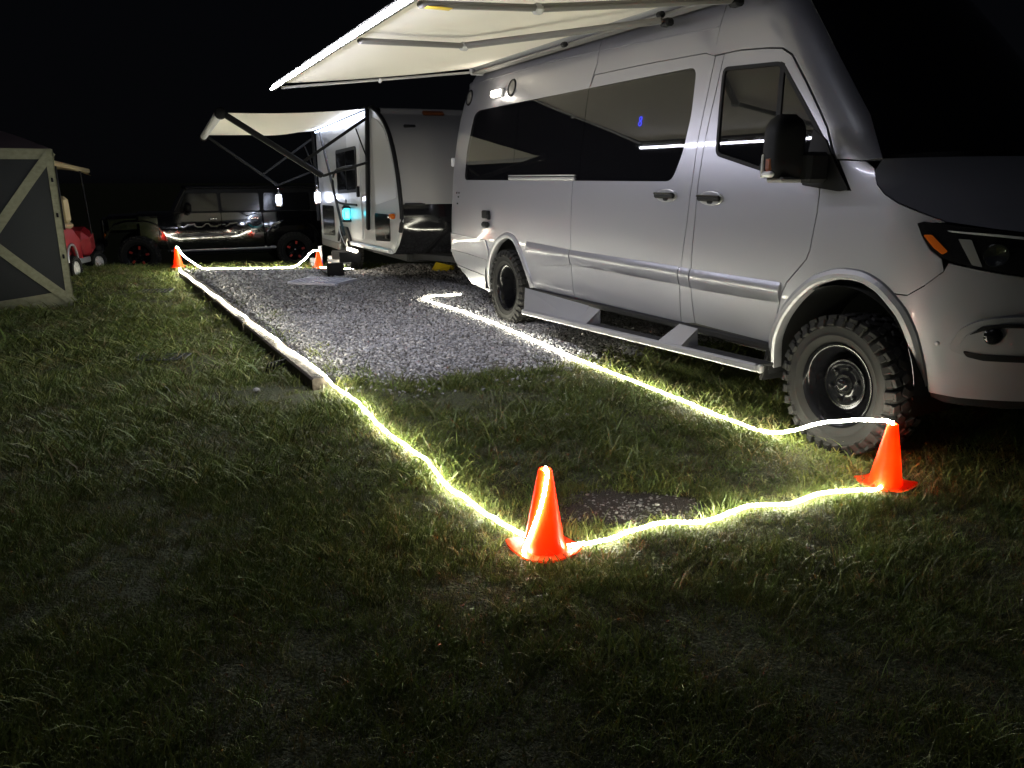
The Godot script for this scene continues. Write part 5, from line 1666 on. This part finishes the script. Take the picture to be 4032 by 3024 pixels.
func grass() -> void:
	var m := mat(1, 1, 1, 0.55)
	m.vertex_color_use_as_albedo = true
	m.backlight_enabled = true
	m.backlight = Color(0.5, 0.5, 0.5)
	var kinds := []
	for k in 4:
		kinds.append(clump(200 + k, 20, 0.010, 0.042, 0.021, 1.2, 0.0018))
	for k in 2:
		kinds.append(clump(220 + k, 18, 0.004, 0.018, 0.026, 3.2, 0.0015))     # lying thatch
	for k in 2:
		kinds.append(clump(240 + k, 9, 0.035, 0.085, 0.016, 1.1, 0.0022))      # taller tufts
	var lists := []
	var cols := []
	for k in kinds.size():
		lists.append([])
		cols.append(PackedColorArray())
	var z := -1.15
	while z > -15.5:
		var st := 0.018 if z > -3.6 else (0.027 if z > -6.0 else (0.045 if z > -9.0 else 0.075))
		var half := 0.86 * -z + 0.4
		var x := -half
		while x < minf(half, 5.0):
			x += st
			var px := x + rng.randf_range(-0.6, 0.6) * st
			var pz := z + rng.randf_range(-0.6, 0.6) * st
			if in_gravel(px, pz) > 0.0 and not (in_gravel(px, pz) < 0.45 and rng.randf() < 0.20 * (1.0 - in_gravel(px, pz) / 0.45)):
				continue
			var s := left_of_rail(px, pz)
			if absf(s) < 0.09 and pz < -5.5 and pz > -12.4:
				continue
			var nn := noise.get_noise_2d(px * 110.0, pz * 110.0) + 0.6 * noise.get_noise_2d(px * 330.0 + 9.0, pz * 330.0)
			var thick := smoothstep(-0.55, 0.40, nn) * (1.0 - bare(px, pz))
			var far := st / 0.018
			if rng.randf() > 0.66 + 0.34 * thick or rng.randf() < bare(px, pz):
				continue
			var k := 0
			var p := rng.randf()
			var green := rng.randf() < 0.35 + 0.6 * thick
			if p < 0.36 or (not green and p < 0.75):
				k = 4 + rng.randi() % 2
			elif p > 0.94 - 0.07 * thick:
				k = 6 + rng.randi() % 2
			else:
				k = rng.randi() % 4
			var sc := rng.randf_range(0.7, 1.25) * (0.72 + 0.45 * thick) * lerpf(1.0, minf(far, 2.0), 0.45)
			var bs := Basis(Vector3.UP, rng.randf() * TAU).scaled_local(Vector3(sc * minf(far, 2.2), sc, sc * minf(far, 2.2)))
			lists[k].append(Transform3D(bs, on_land(px, pz)))
			var c := Color(0.125, 0.160, 0.034)
			if k == 4 or k == 5:
				c = Color(0.13, 0.115, 0.055) if rng.randf() < 0.45 else Color(0.085, 0.105, 0.032)
			elif not green:
				c = Color(0.15, 0.14, 0.05)
			var v := rng.randf_range(0.5, 1.55)
			cols[k].append(Color(c.r * v * rng.randf_range(0.85, 1.2), c.g * v, c.b * v))
		z -= st
	for k in kinds.size():
		scatter("grass", kinds[k], m, lists[k], cols[k])
